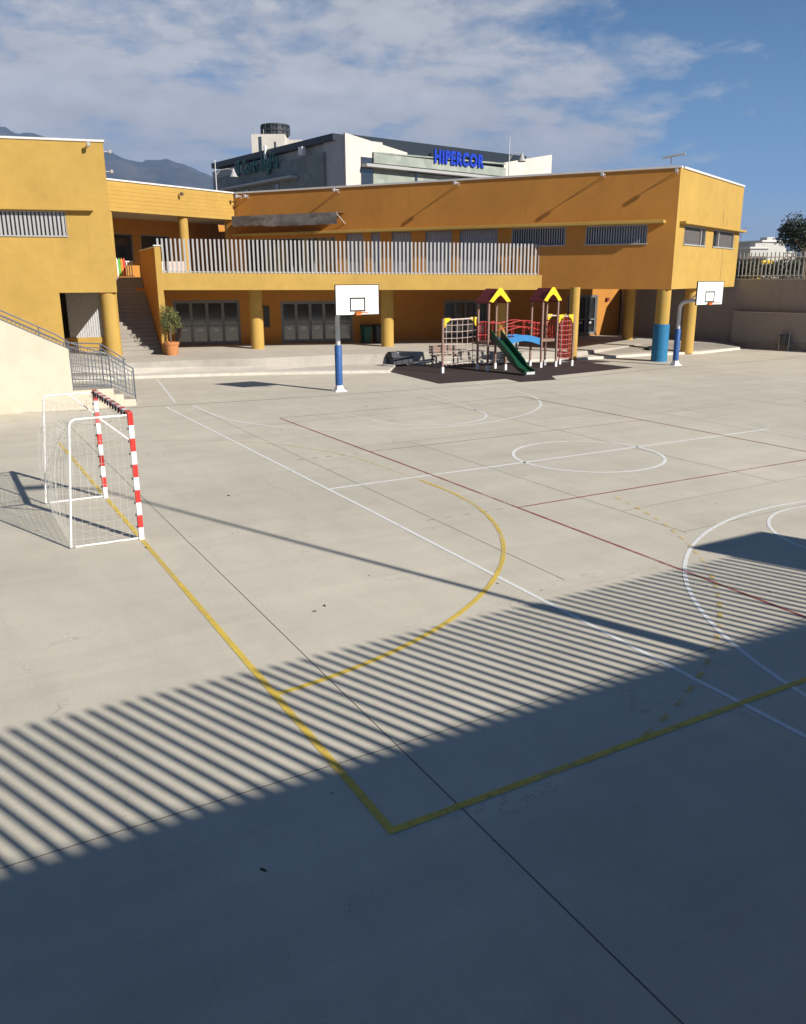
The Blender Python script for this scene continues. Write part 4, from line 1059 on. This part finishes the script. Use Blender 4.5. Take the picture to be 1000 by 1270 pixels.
m = MB(); LF.box(m, 11, 32, .4, 1.6, 16.9, 17.2); m.build('side_canopy', M['store_g'], ds)
for u in (16, 25): m = MB(); LF.box(m, u, u + 1.0, .403, .5, 10, 16.6); m.build('window', M['glass'], ds)
# roof plant: stair tower with a round tank
tw = Fr(atpx(150, 322), atpx(150, 378)); 
if tw.n.dot(Vector((-2.5, -13)) - tw.o) < 0: tw.n = -tw.n
m = MB(); tw.box(m, 0, 5.6, -5, 0, 20, 27.2); tw.box(m, 5.6, 8.4, -5, -.6, 20, 26.4); tower = m.build('stair_tower', M['store_w'], ds)
m = MB()
for a in ((1.2, 1.7, 24.5, 26.8), (3.8, 4.1, 23.5, 26), (6.2, 8.0, 24.0, 25.4)): tw.box(m, a[0], a[1], .003, .06, a[2], a[3]) if a[0] < 5.5 else tw.box(m, a[0], a[1], -.597, -.55, a[2], a[3])
m.build('opening', M['glass'], tower)
m = MB(); tx, ty = tw.xy(3.7, -2.6); m.lathe(tx, ty, [(2.2, 27.21), (2.3, 27.21), (2.3, 27.9), (2.45, 27.9), (2.45, 28.2), (2.25, 28.2), (2.25, 28.7), (2.4, 28.7), (2.4, 28.95), (0, 28.95)], 28)
for k in range(14): a = 2 * math.pi * k / 14; m.tube([(tx + 2.42 * math.cos(a), ty + 2.42 * math.sin(a), 27.3), (tx + 2.42 * math.cos(a), ty + 2.42 * math.sin(a), 28.9)], .08, 5)
m.build('water_tank', M['bink'], tower)
m = MB()
for u, z in ((.6, 28.1), (2.0, 28.0)): m.tube([tw.pt(u, -.5, 27.2), tw.pt(u, -.5, z)], .06, 5)
m.build('antenna', M['alu'], tower)
def lettering(body, fr, u0, u1, z0, z1, n_, mat, par, bold=.02, shear=0, name='lettering'):
    cu = bpy.data.curves.new('lettering', 'FONT'); cu.body = body; cu.extrude = .06; cu.offset = bold; cu.shear = shear; cu.size = 1; cu.space_character = 1.16
    o = bpy.data.objects.new('tmp', cu); COL.objects.link(o)
    bpy.context.view_layer.update()
    me = bpy.data.meshes.new_from_object(o.evaluated_get(bpy.context.evaluated_depsgraph_get()))
    bpy.data.objects.remove(o); bpy.data.curves.remove(cu)
    xs = [v.co.x for v in me.vertices]; ys = [v.co.y for v in me.vertices]; a, b, c, d = min(xs), max(xs), min(ys), max(ys)
    mb = MB(); vs = []
    for v in me.vertices:
        t = (v.co.x - a) / (b - a); r_ = (v.co.y - c) / (d - c)
        vs.append(fr.pt(u0 + (u1 - u0) * t, n_ + v.co.z * 1.5, z0 + (z1 - z0) * r_))
    mb.add(vs, [tuple(p.vertices) for p in me.polygons]); bpy.data.meshes.remove(me)
    return mb.build(name, mat, par)
lettering('HIPERCOR', RF, 14.3, 23.65, 18.72, 20.5, .5, M['sign_b'], ds, .045)
lettering('El Corte Inglés', LF, 28.4, 15.4, 18.0, 20.7, .75, M['sign_g'], ds, .04, .2)
m = MB()
for u, z in ((6.6, 22), (16, 22.2), (20.5, 22.3)): m.tube([RF.pt(u, -4, 21.3), RF.pt(u, -4, z + .2)], .05, 5)
m.build('antenna', M['alu'], ds)
m = MB(); LF.box(m, 8.6, 9.6, .52, 1.0, 19.5, 20.5); LF.box(m, 18.9, 19.2, .52, .8, 19.5, 21.8); m.build('sign_bracket', M['white'], ds)
# boundary wall piece behind the lamps at far left of the store
# street lamps behind the school roof
def lamp(px, dep, ztop, zarm, span, label):
    x, y = atpx(dep, px); t = thing('street_lamp', (x, y, 0), label, 'street lamp', 'street lamps behind the school roof')
    m = MB(); m.tube([(x, y, 0), (x, y, ztop)], [.07, .03], 8); m.build('pole', M['galv'], t, smooth=True)
    ex, ey = x + .8716 * span, y - .4903 * span
    m = MB(); m.tube([(x, y, zarm - .35), (x + .25 * .8716 * span, y - .25 * .4903 * span, zarm), (x + .7 * .8716 * span, y - .7 * .4903 * span, zarm + .08), (ex, ey, zarm)], .03, 6); m.build('arm', M['alu'], t)
    m = MB(); m.lathe(ex, ey, [(.04, zarm + .1), (.08, zarm), (.12, zarm - .12), (.22, zarm - .32), (.29, zarm - .45), (.26, zarm - .47), (0, zarm - .46)], 18); m.build('lamp_shade', M['alu'], t, smooth=True)
lamp(277, 60, 11.75, 11.1, 1.2, 'bell-shaded street lamp in front of the store\'s green lettering')
lamp(629, 60, 13.1, 12.0, .85, 'bell-shaded street lamp right of the store\'s blue lettering')

# ------------------------------------------------------------------ school block on the viewer's side: its fence and hoop cast the near shadows
YF = -13.36
nb = thing('school_building', (4, YF - 3, 0), 'yellow school terrace block on the viewer\'s side, seen only as the broad near shadow', 'building')
m = MB(); m.box(-24, 26, YF - .3, YF, 2.75, 3.50); m.build('parapet', M['yellow'], nb)
m = MB(); m.box(-24, 26, YF - 7.3, YF - 7, -.05, 3.2); m.build('wall', M['deep'], nb)  # unseen open porch, added to cut bounce light on the near court
for k in range(8): column(nb, -22 + 6.6 * k, YF - .6, -.02, 3.2, .33, M['yellow'])
m = MB(); m.box(-24, 26, YF - 9, YF - .3, 3.2, 3.45); m.build('terrace_deck', M['paving'], nb)
m = MB(); m.box(-24, 26, YF - 9.3, YF - 9, -.05, 9.0); m.build('upper_wall', M['yellow'], nb)  # unseen wall, height added to block sky light behind the viewer
m = MB(); m.box(-24, 26, YF - 9.4, YF - 8.9, 9.0, 9.1); m.build('roof_trim', M['trim'], nb)
nf = thing('slatted_fence', (4, YF - .1, 3.5), 'vertical-slat fence on the viewer\'s terrace, seen only as striped shadow', 'fence')
m = MB(); x = -23.9
while x < 25.9: m.box(x - .032, x + .032, YF - .085, YF - .055, 3.5, 4.95); x += .1735
m.build('slats', M['alu'], nf)
m = MB(); m.box(-24, 26, YF - .12, YF - .095, 3.56, 3.6); m.build('rail', M['galv'], nf)
lp = thing('lamp_post', (7.22, YF - .35, 0), 'tall lamp post on the viewer\'s side, seen only as a long thin shadow', 'lamp post')
m = MB(); m.tube([(7.22, YF - .45, 0), (7.22, YF - .45, 10.9)], [.06, .04], 10); m.build('pole', M['galv'], lp, smooth=True)
m = MB(); m.tube([(7.22, YF - .45, 10.8), (6.87, YF - .3, 11.05), (6.47, YF - .1, 11.1)], .04, 6); m.build('arm', M['galv'], lp)
m = MB(); m.hexa([(5.97, YF - .1, 11.02), (6.57, YF - .28, 11.02), (6.65, YF - .05, 11.02), (6.05, YF + .12, 11.02)], [(6.02, YF - .06, 11.14), (6.52, YF - .22, 11.16), (6.60, YF - .05, 11.16), (6.10, YF + .1, 11.14)]); m.build('lamp_head', M['alu'], lp)

# ------------------------------------------------------------------ mountains
CX, CY, YAW = -2.56, -13.22, .5125
PROF = [(-60, 300), (-50, 420), (-40, 560), (-33, 700), (-29.5, 800), (-26, 812), (-23.3, 778), (-20.4, 712), (-18.4, 690), (-16.3, 632), (-15.6, 640), (-14.8, 646), (-13.1, 605), (-9.4, 480), (-4, 330), (4, 230), (12, 170), (20, 150), (22.3, 158), (24.2, 155), (26.5, 130), (32, 90), (40, 60), (55, 50)]
def prof(a):
    for (a0, h0), (a1, h1) in zip(PROF, PROF[1:]):
        if a0 <= a <= a1: t = (a - a0) / (a1 - a0); return h0 + (h1 - h0) * (3 * t * t - 2 * t ** 3 if False else t)
    return 50
m = MB(); na, nr = 460, 22; vs = []; fs = []
for i in range(na + 1):
    a = -60 + 115 * i / na; h = prof(a) * .85
    for j in range(nr + 1):
        t = j / nr; rad = 3000 + 2700 * t
        k = math.sin(math.pi * min(1, t / 1.1)) ** .9 if t < .55 else math.cos((t - .55) / .45 * math.pi / 2) ** .8
        th = YAW + R(a); x, y = CX + rad * math.sin(th), CY + rad * math.cos(th)
        nz = mnoise.fractal(Vector((x * .0016, y * .0016, 0)), .9, 2.1, 6)
        ridge = abs(mnoise.fractal(Vector((x * .0035 + 9, y * .0035, 3)), 1.0, 2.0, 5))
        z = h * k * (1 - .16 * ridge * (1 if t < .5 else .4)) + nz * 18 * k
        vs.append((x, y, max(z, -.05)))
for i in range(na):
    for j in range(nr):
        a = i * (nr + 1) + j; fs.append((a, a + 1, a + nr + 2, a + nr + 1))
m.add(vs, fs); mo = m.build('mountains', M['mount'], None, smooth=False); mo.data.polygons.foreach_set('use_smooth', [True] * len(mo.data.polygons)); tag(mo, kind='structure')

# haze
m = MB(); m.box(-6300, 6300, -6300, 6300, -1.2, 720)
hm = bpy.data.materials.new('haze'); hm.use_nodes = True; nt = hm.node_tree; nt.nodes.clear()
out = nt.nodes.new('ShaderNodeOutputMaterial'); pv_ = nt.nodes.new('ShaderNodeVolumePrincipled')
pv_.inputs['Color'].default_value = (.34, .56, 1.0, 1); pv_.inputs['Density'].default_value = 1.1e-4; pv_.inputs['Anisotropy'].default_value = .0
nt.links.new(pv_.outputs[0], out.inputs['Volume'])
tag(m.build('haze', hm), kind='stuff')

# ------------------------------------------------------------------ sun and sky
SUN_EL, SX, SY = 29.6, .380, -.925
sun = bpy.data.lights.new('sun', 'SUN'); sun.energy = 5.0; sun.angle = R(.53); sun.color = (1, .955, .88)
so_ = bpy.data.objects.new('sun', sun); COL.objects.link(so_)
d = Vector((SX * math.cos(R(SUN_EL)), SY * math.cos(R(SUN_EL)), math.sin(R(SUN_EL)))).normalized()
so_.rotation_euler = d.to_track_quat('Z', 'Y').to_euler(); so_.location = (10, -30, 40)
W = bpy.data.worlds.new('World'); S.world = W; W.use_nodes = True; nt = W.node_tree
bg = nt.nodes['Background']; bg.inputs['Strength'].default_value = .05
sk = nt.nodes.new('ShaderNodeTexSky'); sk.sky_type = 'NISHITA'; sk.sun_disc = False; sk.sun_elevation = R(SUN_EL)
sk.sun_rotation = math.atan2(SX, SY); sk.air_density = .72; sk.dust_density = .0; sk.ozone_density = 2.0; sk.altitude = 60
tc = nt.nodes.new('ShaderNodeTexCoord'); sep = nt.nodes.new('ShaderNodeSeparateXYZ'); nt.links.new(tc.outputs['Generated'], sep.inputs[0])
X_, Y_, Z_ = sep.outputs
hs = N(nt, 'ShaderNodeHueSaturation', Saturation=1.25, Value=1.0); nt.links.new(sk.outputs[0], hs.inputs['Color'])
zz = math_(nt, 'ADD', math_(nt, 'MAXIMUM', Z_, 0.0), .20)
cb = nt.nodes.new('ShaderNodeCombineXYZ')
fx = math_(nt, 'ADD', math_(nt, 'MULTIPLY', X_, .8716), math_(nt, 'MULTIPLY', Y_, -.4903))   # towards the right-hand sky
fy = math_(nt, 'ADD', math_(nt, 'MULTIPLY', X_, .4903), math_(nt, 'MULTIPLY', Y_, .8716))
nt.links.new(math_(nt, 'DIVIDE', fx, zz), cb.inputs[0]); nt.links.new(math_(nt, 'DIVIDE', fy, zz), cb.inputs[1])
n1 = noise(nt, 1.5, 10, .60, cb.outputs[0], .25); n2 = noise(nt, 5.0, 9, .62, cb.outputs[0], .15); n3 = noise(nt, .9, 3, .5, cb.outputs[0])
c = math_(nt, 'ADD', math_(nt, 'MULTIPLY', n1, .7), math_(nt, 'MULTIPLY', n2, .3))
# thicker towards the left and low, open to the right and at the very top
bias = math_(nt, 'ADD', remap(nt, fx, .20, .41, .085, -.24), remap(nt, Z_, .19, .28, .035, -.06))
c = math_(nt, 'ADD', math_(nt, 'ADD', c, bias), remap(nt, n3, .35, .65, -.05, .05))
bank = math_(nt, 'MULTIPLY', remap(nt, Z_, .055, .085, .55, 0), remap(nt, n1, .35, .6, .6, 1))          # low bank over the far hills
cov = math_(nt, 'MULTIPLY', remap(nt, c, .45, .58, 0, .94), math_(nt, 'MULTIPLY', remap(nt, Z_, .27, .42, 1, 0), remap(nt, fy, -.2, .4, .25, 1)))
shade = remap(nt, math_(nt, 'ADD', math_(nt, 'MULTIPLY', n1, .5), math_(nt, 'MULTIPLY', n2, .5)), .36, .64, .80, 1.18)
low = remap(nt, Z_, .06, .20, .72, 1.0)
rgb = N(nt, 'ShaderNodeRGB'); rgb.outputs[0].default_value = (7.7, 7.65, 7.85, 1)
ccol = scalec(nt, rgb.outputs[0], math_(nt, 'MULTIPLY', shade, low))
veil = mixc(nt, remap(nt, Z_, .04, .36, .42, 0), hs.outputs[0], (4.2, 7.4, 11.6))     # thin bright veil low in the sky
nt.links.new(mixc(nt, math_(nt, 'MAXIMUM', cov, bank), veil, ccol), bg.inputs['Color'])

# ------------------------------------------------------------------ camera
cam = bpy.data.cameras.new('camera'); co = bpy.data.objects.new('camera', cam); COL.objects.link(co)
F_PX, yaw, pitch, roll = 1023.54, .512498, -.277137, -.004635
f = Vector((math.sin(yaw) * math.cos(pitch), math.cos(yaw) * math.cos(pitch), math.sin(pitch)))
r0 = Vector((math.cos(yaw), -math.sin(yaw), 0)); u0 = r0.cross(f)
r_ = r0 * math.cos(roll) + u0 * math.sin(roll); u_ = -r0 * math.sin(roll) + u0 * math.cos(roll)
mt = Matrix((r_, u_, -f)).transposed().to_4x4(); mt.translation = (-2.56317, -13.21841, 4.07383); co.matrix_world = mt
cam.sensor_fit = 'VERTICAL'; cam.sensor_height = 24; cam.lens = F_PX / 1270 * 24; cam.clip_start = .05; cam.clip_end = 20000
S.camera = co
S.view_settings.view_transform = 'Standard'; S.view_settings.look = 'None'; S.view_settings.gamma = 1; S.view_settings.exposure = .52; S.view_settings.use_curve_mapping = False
S.cycles.use_denoising = True
S.cycles.max_bounces = 6; S.cycles.diffuse_bounces = 3; S.cycles.transparent_max_bounces = 12; S.cycles.volume_bounces = 0
